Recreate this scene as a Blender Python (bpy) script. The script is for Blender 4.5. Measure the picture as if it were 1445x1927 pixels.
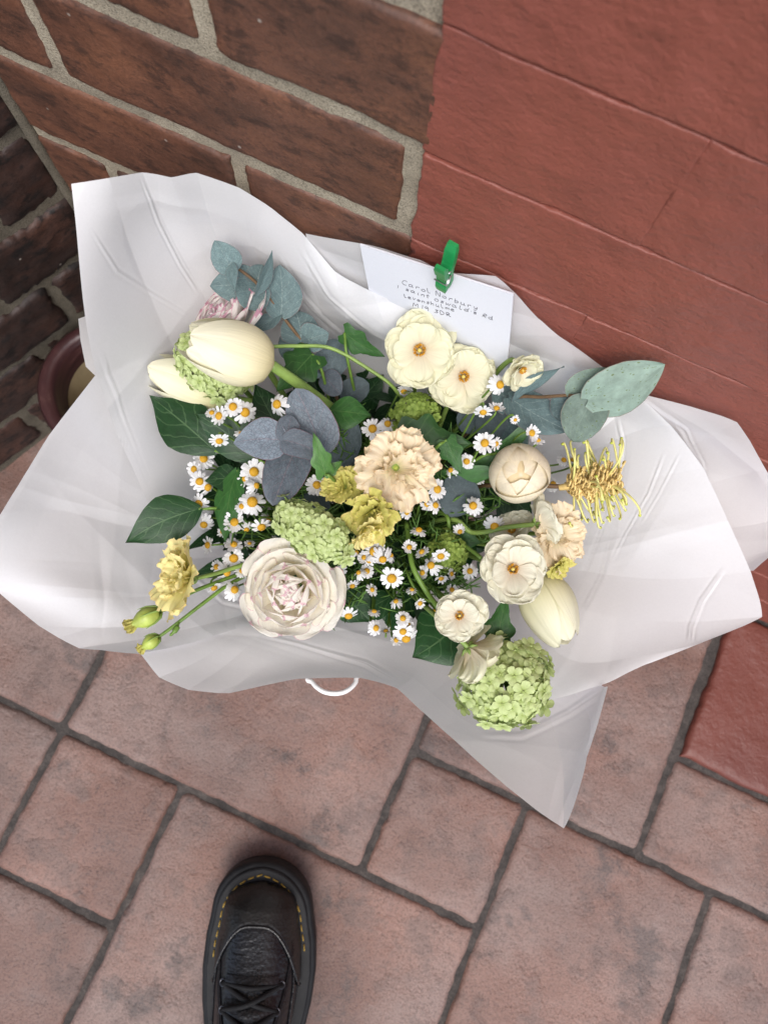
import bpy, bmesh, math, random
import numpy as np
from mathutils import Matrix, Vector, noise as mnoise

for o in list(bpy.data.objects): bpy.data.objects.remove(o)
SC = bpy.context.scene
COL = SC.collection
rng = random.Random(7)
R_ = math.radians

# ------------------------------------------------------------------ camera
FPX, CX, CY = 1367.0, 722.5, 963.5
CAMLOC = np.array([0.0, -0.234, 0.85])
def _rx(t): return np.array([[1,0,0],[0,math.cos(t),-math.sin(t)],[0,math.sin(t),math.cos(t)]])
def _ry(t): return np.array([[math.cos(t),0,math.sin(t)],[0,1,0],[-math.sin(t),0,math.cos(t)]])
def _rz(t): return np.array([[math.cos(t),-math.sin(t),0],[math.sin(t),math.cos(t),0],[0,0,1]])
CR = _rz(0.4386) @ _rx(0.1884) @ _ry(-0.0437)
cam = bpy.data.cameras.new('camera'); camo = bpy.data.objects.new('camera', cam); COL.objects.link(camo)
camo.matrix_world = Matrix.Translation(CAMLOC.tolist()) @ Matrix(CR.tolist()).to_4x4()
cam.sensor_fit = 'VERTICAL'; cam.sensor_height = 36.0; cam.lens = FPX/1927*36.0
cam.clip_start = 0.02; cam.clip_end = 200
cam.dof.use_dof = True; cam.dof.focus_distance = 0.475; cam.dof.aperture_fstop = 9.0
SC.camera = camo

# ------------------------------------------------------------------ sky and sun (bright overcast)
SUN_EL, SUN_AZ = R_(60), R_(162)      # azimuth from +Y, clockwise
W = bpy.data.worlds.new('World'); SC.world = W; W.use_nodes = True
wn = W.node_tree.nodes; wl = W.node_tree.links
sky = wn.new('ShaderNodeTexSky'); sky.sky_type = 'NISHITA'; sky.sun_disc = False
sky.sun_elevation = SUN_EL; sky.sun_rotation = SUN_AZ
sky.air_density = 1.0; sky.dust_density = 2.6; sky.ozone_density = 1.0
hs = wn.new('ShaderNodeHueSaturation'); hs.inputs['Saturation'].default_value = 0.7
wl.new(sky.outputs[0], hs.inputs['Color']); wl.new(hs.outputs[0], wn['Background'].inputs[0])
wn['Background'].inputs[1].default_value = 0.145
sl = bpy.data.lights.new('sun', 'SUN'); sl.energy = 1.45; sl.angle = R_(35); sl.color = (1.0, 0.975, 0.945)
so = bpy.data.objects.new('sun', sl); COL.objects.link(so)
sd = Vector((math.sin(SUN_AZ)*math.cos(SUN_EL), math.cos(SUN_AZ)*math.cos(SUN_EL), math.sin(SUN_EL)))
so.rotation_euler = sd.to_track_quat('Z', 'Y').to_euler()
SC.view_settings.view_transform = 'Standard'; SC.view_settings.look = 'None'
SC.view_settings.gamma = 1.0; SC.view_settings.exposure = 0.76
SC.render.engine = 'CYCLES'
try:
    SC.cycles.max_bounces = 8; SC.cycles.transmission_bounces = 6; SC.cycles.transparent_max_bounces = 8
except Exception: pass

# ------------------------------------------------------------------ helpers: measuring
def ray(px, py):
    return CR @ np.array([(px-CX)/FPX, -(py-CY)/FPX, -1.0])
def pt(px, py, dz):                       # the point seen at a pixel, dz metres below the camera
    d = ray(px, py); return CAMLOC + d*(dz/-d[2])
def mpp(px, py, dz):                      # metres per pixel there
    d = ray(px, py); return (dz/-d[2])/FPX
def proj(P):
    q = (np.asarray(P) - CAMLOC) @ CR
    return np.stack([CX + FPX*q[..., 0]/-q[..., 2], CY - FPX*q[..., 1]/-q[..., 2]], -1)
def unit(v): v = np.asarray(v, float); return v/np.linalg.norm(v)
CRIGHT = CR[:, 0]; CUP = CR[:, 1]; CBACK = CR[:, 2]
def frame(px, py, dz, n=(0,0,1), roll=0.0):  # matrix: local z looks along n = (picture right, picture up, to viewer)
    p = pt(px, py, dz); w = unit(CAMLOC-p); u = unit(CRIGHT - w*np.dot(CRIGHT, w)); v = np.cross(w, u)
    z = unit(n[0]*u + n[1]*v + n[2]*w)
    ref = u if abs(np.dot(u, z)) < .9 else v
    x = unit(ref - z*np.dot(ref, z)); y = np.cross(z, x)
    c, s = math.cos(roll), math.sin(roll)
    x, y = x*c + y*s, y*c - x*s
    m = Matrix(((x[0],y[0],z[0],p[0]),(x[1],y[1],z[1],p[1]),(x[2],y[2],z[2],p[2]),(0,0,0,1)))
    return m
def axes(base, tip, roll=0.0, up=None):   # matrix: local y from base to tip, local z towards the viewer
    b = np.asarray(base, float); t = np.asarray(tip, float); y = unit(t-b)
    w = unit(CAMLOC-b) if up is None else unit(up); z = unit(w - y*np.dot(w, y)); x = np.cross(y, z)
    c, s = math.cos(roll), math.sin(roll); x, z = x*c - z*s, z*c + x*s
    return Matrix(((x[0],y[0],z[0],b[0]),(x[1],y[1],z[1],b[1]),(x[2],y[2],z[2],b[2]),(0,0,0,1)))

# ------------------------------------------------------------------ helpers: objects
class MB:
    def __init__(s): s.v = []; s.f = []; s.uv = []; s.mi = []; s.cur = 0
    def grid(s, P, UV=None, closed=False, flip=False):
        nv, nu = P.shape[:2]; b = len(s.v)
        s.v += P.reshape(-1, 3).tolist()
        if UV is None:
            a, c = np.meshgrid(np.linspace(0,1,nu), np.linspace(0,1,nv)); UV = np.stack([a, c], -1)
        s.uv += UV.reshape(-1, 2).tolist()
        for j in range(nv-1):
            for i in range(nu if closed else nu-1):
                i2 = (i+1) % nu
                q = (b+j*nu+i, b+j*nu+i2, b+(j+1)*nu+i2, b+(j+1)*nu+i)
                s.f.append(q[::-1] if flip else q); s.mi.append(s.cur)
        return b
    def fan(s, c, ring, uv=(.5,.5), flip=False):
        b = len(s.v); s.v.append(list(c)); s.uv.append(uv)
        n = len(ring)
        for i in range(n):
            q = (b, ring[i], ring[(i+1) % n]); s.f.append(q[::-1] if flip else q); s.mi.append(s.cur)
    def tube(s, pts, rad, n=6, cap=True):
        pts = np.asarray(pts, float); m = len(pts)
        rad = np.full(m, rad) if np.isscalar(rad) else np.asarray(rad, float)
        t = np.gradient(pts, axis=0); t /= np.linalg.norm(t, axis=1)[:, None] + 1e-12
        ref = np.array([0.3, 0.2, 1.0]) if abs(t[0][2]) < .9 else np.array([1.0, 0, 0])
        x = unit(np.cross(ref, t[0])); G = np.zeros((m, n, 3))
        for i in range(m):
            x = x - t[i]*np.dot(x, t[i]); x = unit(x); y = np.cross(t[i], x)
            for k in range(n):
                a = 2*math.pi*k/n; G[i, k] = pts[i] + rad[i]*(math.cos(a)*x + math.sin(a)*y)
        b = s.grid(G, closed=True)
        if cap:
            s.fan(pts[0], [b+k for k in range(n)], flip=True)
            s.fan(pts[-1], [b+(m-1)*n+k for k in range(n)])
    def ball(s, c, r, nu=8, nv=6, M=None):
        rr = np.array(r if hasattr(r, '__len__') else (r, r, r), float)
        th = np.linspace(.12, math.pi-.12, nv); ph = np.arange(nu)*2*math.pi/nu
        G = np.stack([np.outer(np.sin(th), np.cos(ph)), np.outer(np.sin(th), np.sin(ph)), np.outer(np.cos(th), np.ones(nu))], -1)*rr
        top = np.array([0,0,rr[2]]); bot = -top
        if M is not None: G = G @ M.T; top = M @ top; bot = M @ bot
        b = s.grid(G+np.array(c), closed=True, flip=True)
        s.fan(np.array(c)+top, [b+k for k in range(nu)]); s.fan(np.array(c)+bot, [b+(nv-1)*nu+k for k in range(nu)], flip=True)
    def box(s, c, d, M=None):
        b = len(s.v)
        for z in (-1,1):
            for y in (-1,1):
                for x in (-1,1):
                    p = np.array([x*d[0]/2, y*d[1]/2, z*d[2]/2])
                    if M is not None: p = M @ p
                    s.v.append((p+np.array(c)).tolist()); s.uv.append(((x+1)/2, (y+1)/2))
        for q in ((0,2,3,1),(4,5,7,6),(0,1,5,4),(2,6,7,3),(0,4,6,2),(1,3,7,5)):
            s.f.append(tuple(b+i for i in q)); s.mi.append(s.cur)
    def mesh(s, name, mat, smooth=True):
        me = bpy.data.meshes.new(name); me.from_pydata(s.v, [], s.f)
        uvl = me.uv_layers.new(name='UVMap')
        li = np.empty(len(me.loops), np.int32); me.loops.foreach_get('vertex_index', li)
        uvl.data.foreach_set('uv', np.asarray(s.uv, np.float32)[li].ravel())
        if smooth: me.polygons.foreach_set('use_smooth', np.ones(len(me.polygons), bool))
        for m in (mat if isinstance(mat, (list, tuple)) else [mat]): me.materials.append(m)
        me.polygons.foreach_set('material_index', np.asarray(s.mi, np.int32))
        me.update(); return me
def link(name, data, parent=None, mw=None):
    o = bpy.data.objects.new(name, data); COL.objects.link(o)
    mw = mw if mw is not None else Matrix.Identity(4)
    if parent is not None:
        o.parent = parent
        o.matrix_basis = WM[parent.name].inverted() @ mw
    else: o.matrix_basis = mw
    WM[o.name] = mw.copy(); return o
WM = {}
def tag(o, label=None, cat=None, group=None, kind=None):
    if label: o['label'] = label
    if cat: o['category'] = cat
    if group: o['group'] = group
    if kind: o['kind'] = kind
    return o
def thing(name, mw, label, cat, group=None):
    e = link(name, None, None, mw); e.empty_display_size = .02
    return tag(e, label, cat, group)
def T(p): return Matrix.Translation([float(a) for a in p])

# ------------------------------------------------------------------ helpers: materials
def new_mat(name):
    m = bpy.data.materials.new(name); m.use_nodes = True
    return m, m.node_tree.nodes, m.node_tree.links, m.node_tree.nodes['Principled BSDF']
def nz(n, l, scale, detail=4, rough=.6, vec=None, dim='3D'):
    t = n.new('ShaderNodeTexNoise'); t.inputs['Scale'].default_value = scale
    t.inputs['Detail'].default_value = detail; t.inputs['Roughness'].default_value = rough
    if vec is not None: l.new(vec, t.inputs['Vector'])
    return t
def ramp(n, l, src, stops):
    r = n.new('ShaderNodeValToRGB'); e = r.color_ramp.elements
    while len(e) > 1: e.remove(e[-1])
    for i, (p, c) in enumerate(stops):
        x = e[0] if i == 0 else e.new(p)
        x.position = p; x.color = tuple(c)+(1,) if len(c) == 3 else c
    l.new(src, r.inputs[0]); return r
def mix(n, l, fac, a, b, mode='MIX'):
    m = n.new('ShaderNodeMix'); m.data_type = 'RGBA'; m.blend_type = mode
    for sock, v in ((m.inputs['Factor'], fac), (m.inputs['A'] if False else m.inputs[6], a), (m.inputs[7], b)):
        if isinstance(v, bpy.types.NodeSocket): l.new(v, sock)
        elif isinstance(v, (int, float)): sock.default_value = v
        else: sock.default_value = tuple(v)+(1,) if len(v) == 3 else v
    return m.outputs[2]
def math_(n, l, op, a, b=None, c=None, clamp=False):
    m = n.new('ShaderNodeMath'); m.operation = op; m.use_clamp = clamp
    for i, v in enumerate((a, b, c)):
        if v is None: continue
        if isinstance(v, bpy.types.NodeSocket): l.new(v, m.inputs[i])
        else: m.inputs[i].default_value = v
    return m.outputs[0]
def bump(n, l, p, h, strength=.3, dist=.001, prev=None):
    b = n.new('ShaderNodeBump'); b.inputs['Strength'].default_value = strength; b.inputs['Distance'].default_value = dist
    l.new(h, b.inputs['Height'])
    if prev is not None: l.new(prev, b.inputs['Normal'])
    if p is not None: l.new(b.outputs[0], p.inputs['Normal'])
    return b.outputs[0]
def objco(n, l, scale=(1,1,1)):
    c = n.new('ShaderNodeTexCoord'); m = n.new('ShaderNodeMapping'); m.inputs['Scale'].default_value = scale
    l.new(c.outputs['Object'], m.inputs['Vector']); return m.outputs[0]
def worldco(n, l, scale=(1,1,1)):
    c = n.new('ShaderNodeNewGeometry'); m = n.new('ShaderNodeMapping'); m.inputs['Scale'].default_value = scale
    l.new(c.outputs['Position'], m.inputs['Vector']); return m.outputs[0]
def translucent(m, n, l, p, col, fac):
    t = n.new('ShaderNodeBsdfTranslucent'); ms = n.new('ShaderNodeMixShader'); ms.inputs[0].default_value = fac
    if isinstance(col, bpy.types.NodeSocket): l.new(col, t.inputs[0])
    else: t.inputs[0].default_value = tuple(col)+(1,)
    if p.inputs['Normal'].is_linked: l.new(p.inputs['Normal'].links[0].from_socket, t.inputs['Normal'])
    out = n['Material Output']
    l.new(p.outputs[0], ms.inputs[1]); l.new(t.outputs[0], ms.inputs[2]); l.new(ms.outputs[0], out.inputs[0])
def plain(name, col, rough=.5, spec=.5, metal=0.0, noise_amt=.0, nscale=60):
    m, n, l, p = new_mat(name); p.inputs['Roughness'].default_value = rough
    p.inputs['Specular IOR Level'].default_value = spec; p.inputs['Metallic'].default_value = metal
    if noise_amt:
        t = nz(n, l, nscale, 4, .6, objco(n, l))
        c = ramp(n, l, t.outputs[0], [(.25, [a*(1-noise_amt) for a in col]), (.75, [min(1, a*(1+noise_amt)) for a in col])])
        l.new(c.outputs[0], p.inputs['Base Color'])
    else: p.inputs['Base Color'].default_value = tuple(col)+(1,)
    return m

def brick_mat(name, dark, mid, light, soot=.4, rough=.55):
    m, n, l, p = new_mat(name)
    oi = n.new('ShaderNodeObjectInfo'); co = worldco(n, l)
    add = n.new('ShaderNodeVectorMath'); add.operation = 'ADD'; l.new(co, add.inputs[0])
    cmb = n.new('ShaderNodeCombineXYZ'); rs = math_(n, l, 'MULTIPLY', oi.outputs['Random'], 7.0); l.new(rs, cmb.inputs[0]); l.new(rs, cmb.inputs[2])
    l.new(cmb.outputs[0], add.inputs[1]); v = add.outputs[0]
    mp = n.new('ShaderNodeMapping'); mp.inputs['Scale'].default_value = (1, 1, 2.0); l.new(v, mp.inputs[0]); vs = mp.outputs[0]
    big = nz(n, l, 14, 5, .62, vs); c1 = ramp(n, l, big.outputs[0], [(.25, dark), (.5, mid), (.74, light)])
    st = nz(n, l, 48, 8, .75, vs); sm = ramp(n, l, st.outputs[0], [(.50, (0,0,0)), (.60, (1,1,1))])
    c2 = mix(n, l, math_(n, l, 'MULTIPLY', sm.outputs[0], soot), c1.outputs[0], [a*.28 for a in dark])
    fine = nz(n, l, 420, 3, .7, v); c3 = mix(n, l, .55, c2, ramp(n, l, fine.outputs[0], [(.3, (.3,.3,.3)), (.7, (1,1,1))]).outputs[0], 'MULTIPLY')
    mp2 = n.new('ShaderNodeMapping'); mp2.inputs['Scale'].default_value = (1,1,2.6); mp2.inputs['Rotation'].default_value=(0,.5,0); l.new(v, mp2.inputs[0])
    scr = nz(n, l, 120, 4, .8, mp2.outputs[0]); ss = ramp(n, l, scr.outputs[0], [(.66, (0,0,0)), (.74, (1,1,1))])
    c4 = mix(n, l, math_(n, l, 'MULTIPLY', ss.outputs[0], .5), c3, [min(1, a*1.9+.04) for a in mid])
    vo = n.new('ShaderNodeTexVoronoi'); vo.inputs['Scale'].default_value = 42; l.new(v, vo.inputs['Vector'])
    dot = ramp(n, l, vo.outputs['Distance'], [(.03, (1,1,1)), (.055, (0,0,0))])
    c5 = mix(n, l, math_(n, l, 'MULTIPLY', dot.outputs[0], .5), c4, (.42,.38,.33))
    l.new(c5, p.inputs['Base Color'])
    rr = ramp(n, l, st.outputs[0], [(.3, (rough-.08,)*3), (.7, (rough+.2,)*3)]); l.new(rr.outputs[0], p.inputs['Roughness'])
    b1 = bump(n, l, None, st.outputs[0], .55, .0016); b2 = bump(n, l, None, fine.outputs[0], .35, .0006, b1)
    bump(n, l, p, scr.outputs[0], .3, .0008, b2)
    return m
M_BRICK = brick_mat('brown_brick', (.056,.027,.018), (.14,.058,.034), (.215,.088,.046), .6, .48)
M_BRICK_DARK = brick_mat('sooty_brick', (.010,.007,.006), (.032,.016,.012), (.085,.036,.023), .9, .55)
M_MORTAR_D = None

def mortar_mat(k=1.0):
    m, n, l, p = new_mat('sandy_mortar' if k == 1 else 'dark_mortar'); v = worldco(n, l)
    a = nz(n, l, 30, 5, .65, v); g = nz(n, l, 900, 2, .8, v)
    c = ramp(n, l, a.outputs[0], [(.28, (.22*k,.19*k,.145*k)), (.55, (.36*k,.315*k,.24*k)), (.8, (.46*k,.41*k,.32*k))])
    gr = ramp(n, l, g.outputs[0], [(.33, (.3,.28,.25)), (.55, (1,1,1)), (.72, (1.0,.98,.94))])
    l.new(mix(n, l, .75, c.outputs[0], gr.outputs[0], 'MULTIPLY'), p.inputs['Base Color'])
    p.inputs['Roughness'].default_value = .95; p.inputs['Specular IOR Level'].default_value = .2
    b = bump(n, l, None, g.outputs[0], .8, .0012); bump(n, l, p, a.outputs[0], .6, .003, b)
    return m
M_MORTAR = mortar_mat(); M_MORTAR_D = mortar_mat(.42)  # second one is the same mortar in a darker tone, for the left wall

def red_paint(k=1.0):
    m, n, l, p = new_mat('red_masonry_paint' if k == 1 else 'shade_darkened_red_paint'); v = worldco(n, l)
    a = nz(n, l, 7, 5, .6, v); f = nz(n, l, 260, 4, .7, v); d = nz(n, l, 45, 5, .65, v)
    c = ramp(n, l, a.outputs[0], [(.3, (.185*k,.056*k,.042*k)), (.55, (.212*k,.062*k,.043*k)), (.78, (.225*k,.071*k,.054*k))])
    sp = n.new('ShaderNodeTexVoronoi'); sp.inputs['Scale'].default_value = 28; l.new(v, sp.inputs['Vector'])
    dk = ramp(n, l, sp.outputs['Distance'], [(.025, (.35,.3,.3)), (.05, (1,1,1))])
    l.new(mix(n, l, .8, c.outputs[0], dk.outputs[0], 'MULTIPLY'), p.inputs['Base Color'])
    p.inputs['Roughness'].default_value = .46; p.inputs['Specular IOR Level'].default_value = .4
    mp = n.new('ShaderNodeMapping'); mp.inputs['Scale'].default_value = (1,1,2.2); mp.inputs['Rotation'].default_value = (0,.25,0); l.new(v, mp.inputs[0])
    br = nz(n, l, 130, 3, .6, mp.outputs[0])
    b = bump(n, l, None, f.outputs[0], .5, .0008); b = bump(n, l, None, br.outputs[0], .5, .0012, b); bump(n, l, p, d.outputs[0], .7, .0035, b)
    return m
M_RED = red_paint(); M_REDF = red_paint(.66)  # slab copy of the wall paint, darkened in its colour to stand in for shade

def paving_mat():
    m, n, l, p = new_mat('stamped_concrete'); v = worldco(n, l); oi = n.new('ShaderNodeObjectInfo')
    big = nz(n, l, 5.5, 6, .62, v); md = nz(n, l, 22, 6, .68, v); f = nz(n, l, 420, 4, .75, v)
    c = ramp(n, l, big.outputs[0], [(.28, (.11,.062,.050)), (.5, (.205,.107,.080)), (.72, (.31,.188,.15))])
    hv = n.new('ShaderNodeVectorMath'); hv.operation = 'ADD'; hc = n.new('ShaderNodeCombineXYZ'); l.new(math_(n, l, 'MULTIPLY', oi.outputs['Random'], 13.0), hc.inputs[2]); l.new(v, hv.inputs[0]); l.new(hc.outputs[0], hv.inputs[1])
    hn = nz(n, l, 7, 5, .6, hv.outputs[0]); hm = ramp(n, l, hn.outputs[0], [(.42, (0,0,0)), (.62, (1,1,1))]); cg = mix(n, l, math_(n, l, 'MULTIPLY', hm.outputs[0], .6), c.outputs[0], (.235,.175,.155))
    gm = ramp(n, l, md.outputs[0], [(.5, (0,0,0)), (.62, (1,1,1))])
    c2 = mix(n, l, math_(n, l, 'MULTIPLY', gm.outputs[0], .55), cg, (.115,.083,.074))
    dm = nz(n, l, 9, 7, .75, v); dmr = ramp(n, l, dm.outputs[0], [(.555, (0,0,0)), (.63, (1,1,1))])
    c3 = mix(n, l, math_(n, l, 'MULTIPLY', dmr.outputs[0], .6), c2, (.06,.05,.047))
    gr = ramp(n, l, f.outputs[0], [(.34, (.25,.24,.24)), (.52, (1,1,1))])
    c4 = mix(n, l, .7, c3, gr.outputs[0], 'MULTIPLY')
    wh = nz(n, l, 160, 3, .7, v); wr = ramp(n, l, wh.outputs[0], [(.68, (0,0,0)), (.78, (1,1,1))])
    c5 = mix(n, l, math_(n, l, 'MULTIPLY', wr.outputs[0], .3), c4, (.4,.35,.32))
    vr = math_(n, l, 'MULTIPLY_ADD', oi.outputs['Random'], .32, .72); cv = n.new('ShaderNodeCombineXYZ'); [l.new(vr, cv.inputs[i]) for i in range(3)]
    c5 = mix(n, l, 1.0, c5, cv.outputs[0], 'MULTIPLY')
    l.new(c5, p.inputs['Base Color'])
    rr = ramp(n, l, md.outputs[0], [(.3, (.38,)*3), (.7, (.62,)*3)]); l.new(rr.outputs[0], p.inputs['Roughness'])
    # slate-like ridges
    vo = nz(n, l, 11, 7, .7, v); rid = math_(n, l, 'ABSOLUTE', math_(n, l, 'SUBTRACT', vo.outputs[0], .5))
    rl = ramp(n, l, rid, [(0, (0,0,0)), (.05, (1,1,1))])
    b = bump(n, l, None, rl.outputs[0], .26, .002); b = bump(n, l, None, md.outputs[0], .5, .0045, b); b = bump(n, l, None, wh.outputs[0], .5, .0012, b); bump(n, l, p, f.outputs[0], .8, .001, b)
    return m
M_PAVE = paving_mat()
def joint_mat():
    m, n, l, p = new_mat('grey_joint'); v = worldco(n, l); a = nz(n, l, 60, 5, .7, v); g = nz(n, l, 500, 3, .8, v)
    c = ramp(n, l, mix(n, l, .5, a.outputs[0], g.outputs[0]), [(.36, (.018,.015,.014)), (.5, (.045,.038,.034)), (.66, (.105,.088,.078))]); l.new(c.outputs[0], p.inputs['Base Color'])
    p.inputs['Roughness'].default_value = .9; b = bump(n, l, None, g.outputs[0], .6, .001); bump(n, l, p, a.outputs[0], .6, .003, b); return m
M_JOINT = joint_mat()

def paper_mat(name, col, tr, sc=1.0):
    m, n, l, p = new_mat(name); v = worldco(n, l)
    a = nz(n, l, 26, 5, .6, v); f = nz(n, l, 700, 3, .7, v)
    c = ramp(n, l, f.outputs[0], [(.3, [x*.965 for x in col]), (.7, col)]); l.new(c.outputs[0], p.inputs['Base Color'])
    p.inputs['Roughness'].default_value = .42; p.inputs['Specular IOR Level'].default_value = .35
    b = bump(n, l, None, a.outputs[0], .07*sc, .004); bump(n, l, p, f.outputs[0], .06, .0004, b)
    translucent(m, n, l, p, c.outputs[0], tr); return m
M_PAPER = paper_mat('white_wrapping_paper', (.87,.87,.878), .40)
M_CARD = paper_mat('envelope_paper', (.72,.735,.79), .08, .3)
M_BAG = paper_mat('white_bag_paper', (.82,.81,.79), .05, .4)
M_ROPE = plain('white_rope', (.8,.79,.77), .8, .2, 0, .12, 900)
M_INK = plain('grey_ink', (.035,.035,.05), .6)
M_PEG = plain('green_painted_wood', (.012,.23,.062), .42, .5, 0, .14, 200)
M_STEEL = plain('spring_steel', (.6,.6,.6), .3, .5, 1.0)

# plants
def uvco(n):
    c = n.new('ShaderNodeTexCoord'); return c.outputs['UV']
def petal_mat(name, base, tip, edge=None, edge_amt=0.0, tr=.32, streak=.12, rough=.5, edge_w=.06):
    m, n, l, p = new_mat(name); uv = uvco(n)
    s = n.new('ShaderNodeSeparateXYZ'); l.new(uv, s.inputs[0]); v = s.outputs[1]; u = s.outputs[0]
    oi = n.new('ShaderNodeObjectInfo')
    c = ramp(n, l, v, [(.0, base), (.3, [a*.4+b*.6 for a, b in zip(base, tip)]), (.62, tip)])
    mp = n.new('ShaderNodeMapping'); mp.inputs['Scale'].default_value = (26, 1.4, 1); l.new(uv, mp.inputs[0])
    cmb = n.new('ShaderNodeCombineXYZ'); l.new(math_(n, l, 'MULTIPLY', oi.outputs['Random'], 31.0), cmb.inputs[2])
    ad = n.new('ShaderNodeVectorMath'); l.new(mp.outputs[0], ad.inputs[0]); l.new(cmb.outputs[0], ad.inputs[1])
    t = nz(n, l, 1.0, 4, .6, ad.outputs[0])
    sr = ramp(n, l, t.outputs[0], [(.3, (1-streak,)*3), (.65, (1,1,1))]); col = mix(n, l, 1.0, c.outputs[0], sr.outputs[0], 'MULTIPLY')
    if edge is not None:
        e1 = math_(n, l, 'SUBTRACT', 1.0, v)
        ed = math_(n, l, 'ABSOLUTE', math_(n, l, 'SUBTRACT', u, .5)); e2 = math_(n, l, 'SUBTRACT', .5, ed)
        mn = math_(n, l, 'MINIMUM', e1, math_(n, l, 'MULTIPLY', e2, 2.0))
        mp3 = n.new('ShaderNodeMapping'); mp3.inputs['Scale'].default_value = (14, 5, 1); l.new(uv, mp3.inputs[0])
        ad2 = n.new('ShaderNodeVectorMath'); l.new(mp3.outputs[0], ad2.inputs[0]); l.new(cmb.outputs[0], ad2.inputs[1])
        t2 = nz(n, l, 1.0, 3, .7, ad2.outputs[0])
        w = math_(n, l, 'MULTIPLY', math_(n, l, 'SUBTRACT', t2.outputs[0], .34, clamp=True), edge_w*4)
        fac = math_(n, l, 'LESS_THAN', mn, w); fac = math_(n, l, 'MULTIPLY', fac, edge_amt)
        col = mix(n, l, fac, col, edge)
    l.new(col, p.inputs['Base Color']); p.inputs['Roughness'].default_value = rough
    p.inputs['Specular IOR Level'].default_value = .3
    bump(n, l, p, t.outputs[0], .4, .0009)
    translucent(m, n, l, p, col, tr); return m
def leaf_mat(name, col, vein, net=None, spots=None, rough=.35, tr=.15, nside=7, vein_amt=.6, margin=None, spec=.5):
    m, n, l, p = new_mat(name); uv = uvco(n); oi = n.new('ShaderNodeObjectInfo')
    s = n.new('ShaderNodeSeparateXYZ'); l.new(uv, s.inputs[0]); u = s.outputs[0]; v = s.outputs[1]
    ac = math_(n, l, 'ABSOLUTE', math_(n, l, 'SUBTRACT', u, .5))                  # 0 midrib .. .5 edge
    g = nz(n, l, 4.0, 6, .7, uv); vr = math_(n, l, 'MULTIPLY_ADD', oi.outputs['Random'], .5, .75)
    base = ramp(n, l, g.outputs[0], [(.3, [a*.66 for a in col]), (.7, [a*1.22 for a in col])])
    cm = n.new('ShaderNodeCombineXYZ'); [l.new(vr, cm.inputs[i]) for i in range(3)]
    c = mix(n, l, 1.0, base.outputs[0], cm.outputs[0], 'MULTIPLY')
    wob = nz(n, l, 5, 2, .5, uv)
    ph = math_(n, l, 'MULTIPLY_ADD', v, float(nside), math_(n, l, 'MULTIPLY', ac, -nside*.75))
    ph = math_(n, l, 'MULTIPLY_ADD', wob.outputs[0], .7, ph)
    tri = math_(n, l, 'ABSOLUTE', math_(n, l, 'SUBTRACT', math_(n, l, 'FRACT', ph), .5))
    side = math_(n, l, 'LESS_THAN', tri, .055); mid = math_(n, l, 'LESS_THAN', ac, .014)
    vf = math_(n, l, 'MAXIMUM', math_(n, l, 'MULTIPLY', side, .6), mid)
    c = mix(n, l, math_(n, l, 'MULTIPLY', vf, vein_amt), c, vein)
    h = vf
    if net is not None:
        vo = n.new('ShaderNodeTexVoronoi'); vo.feature = 'DISTANCE_TO_EDGE'; vo.inputs['Scale'].default_value = 15; l.new(uv, vo.inputs['Vector'])
        nt = math_(n, l, 'LESS_THAN', vo.outputs['Distance'], .06)
        c = mix(n, l, math_(n, l, 'MULTIPLY', nt, .5), c, net); h = math_(n, l, 'MAXIMUM', nt, vf)
    if spots is not None:
        vo = n.new('ShaderNodeTexVoronoi'); vo.inputs['Scale'].default_value = 15; vo.inputs['Randomness'].default_value = 1; l.new(uv, vo.inputs['Vector'])
        wn_ = nz(n, l, 8, 2, .5, uv)
        sp = math_(n, l, 'LESS_THAN', vo.outputs['Distance'], math_(n, l, 'MULTIPLY', math_(n, l, 'SUBTRACT', wn_.outputs[0], .3, clamp=True), .8))
        c = mix(n, l, math_(n, l, 'MULTIPLY', sp, .85), c, spots)
    if margin is not None:
        c = mix(n, l, math_(n, l, 'MULTIPLY', math_(n, l, 'GREATER_THAN', ac, .487), .7), c, margin)
    l.new(c, p.inputs['Base Color']); p.inputs['Roughness'].default_value = rough; p.inputs['Specular IOR Level'].default_value = spec
    b = bump(n, l, None, g.outputs[0], .3, .002); bump(n, l, p, h, -.25 if net is None else -.4, .0005, b)
    translucent(m, n, l, p, c, tr); return m
M_CREAM = petal_mat('cream_petal', (.80,.68,.50), (.83,.81,.60), tr=.36, streak=.10)
M_CREAMW = petal_mat('pale_cream_petal', (.81,.69,.52), (.83,.81,.66), tr=.36, streak=.10)
M_TULIP = petal_mat('cream_tulip_petal', (.78,.67,.36), (.84,.81,.62), tr=.22, streak=.1)
M_TULIPW = petal_mat('white_tulip_petal', (.66,.61,.26), (.79,.765,.58), tr=.22, streak=.08)
M_TULIPP = petal_mat('peach_tulip_petal', (.86,.70,.42), (.90,.82,.64), tr=.32, streak=.1)
M_RAN = petal_mat('pink_edged_petal', (.92,.83,.54), (.92,.885,.80), (.66,.28,.42), .6, tr=.5, streak=.06, edge_w=.03)
M_RAN2 = petal_mat('magenta_edged_petal', (.80,.78,.66), (.84,.78,.74), (.50,.10,.24), .65, tr=.3, streak=.06, edge_w=.07)
M_LISP = petal_mat('peach_ruffled_petal', (.66,.62,.30), (.86,.745,.54), (.80,.60,.38), .5, tr=.3, streak=.14, edge_w=.1)
M_LISY = petal_mat('yellow_ruffled_petal', (.60,.62,.16), (.87,.79,.35), (.82,.62,.28), .5, tr=.3, streak=.14, edge_w=.1)
M_LISG = petal_mat('green_yellow_ruffled_petal', (.36,.42,.07), (.62,.58,.16), (.66,.52,.2), .5, tr=.28, streak=.14, edge_w=.1)
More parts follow.
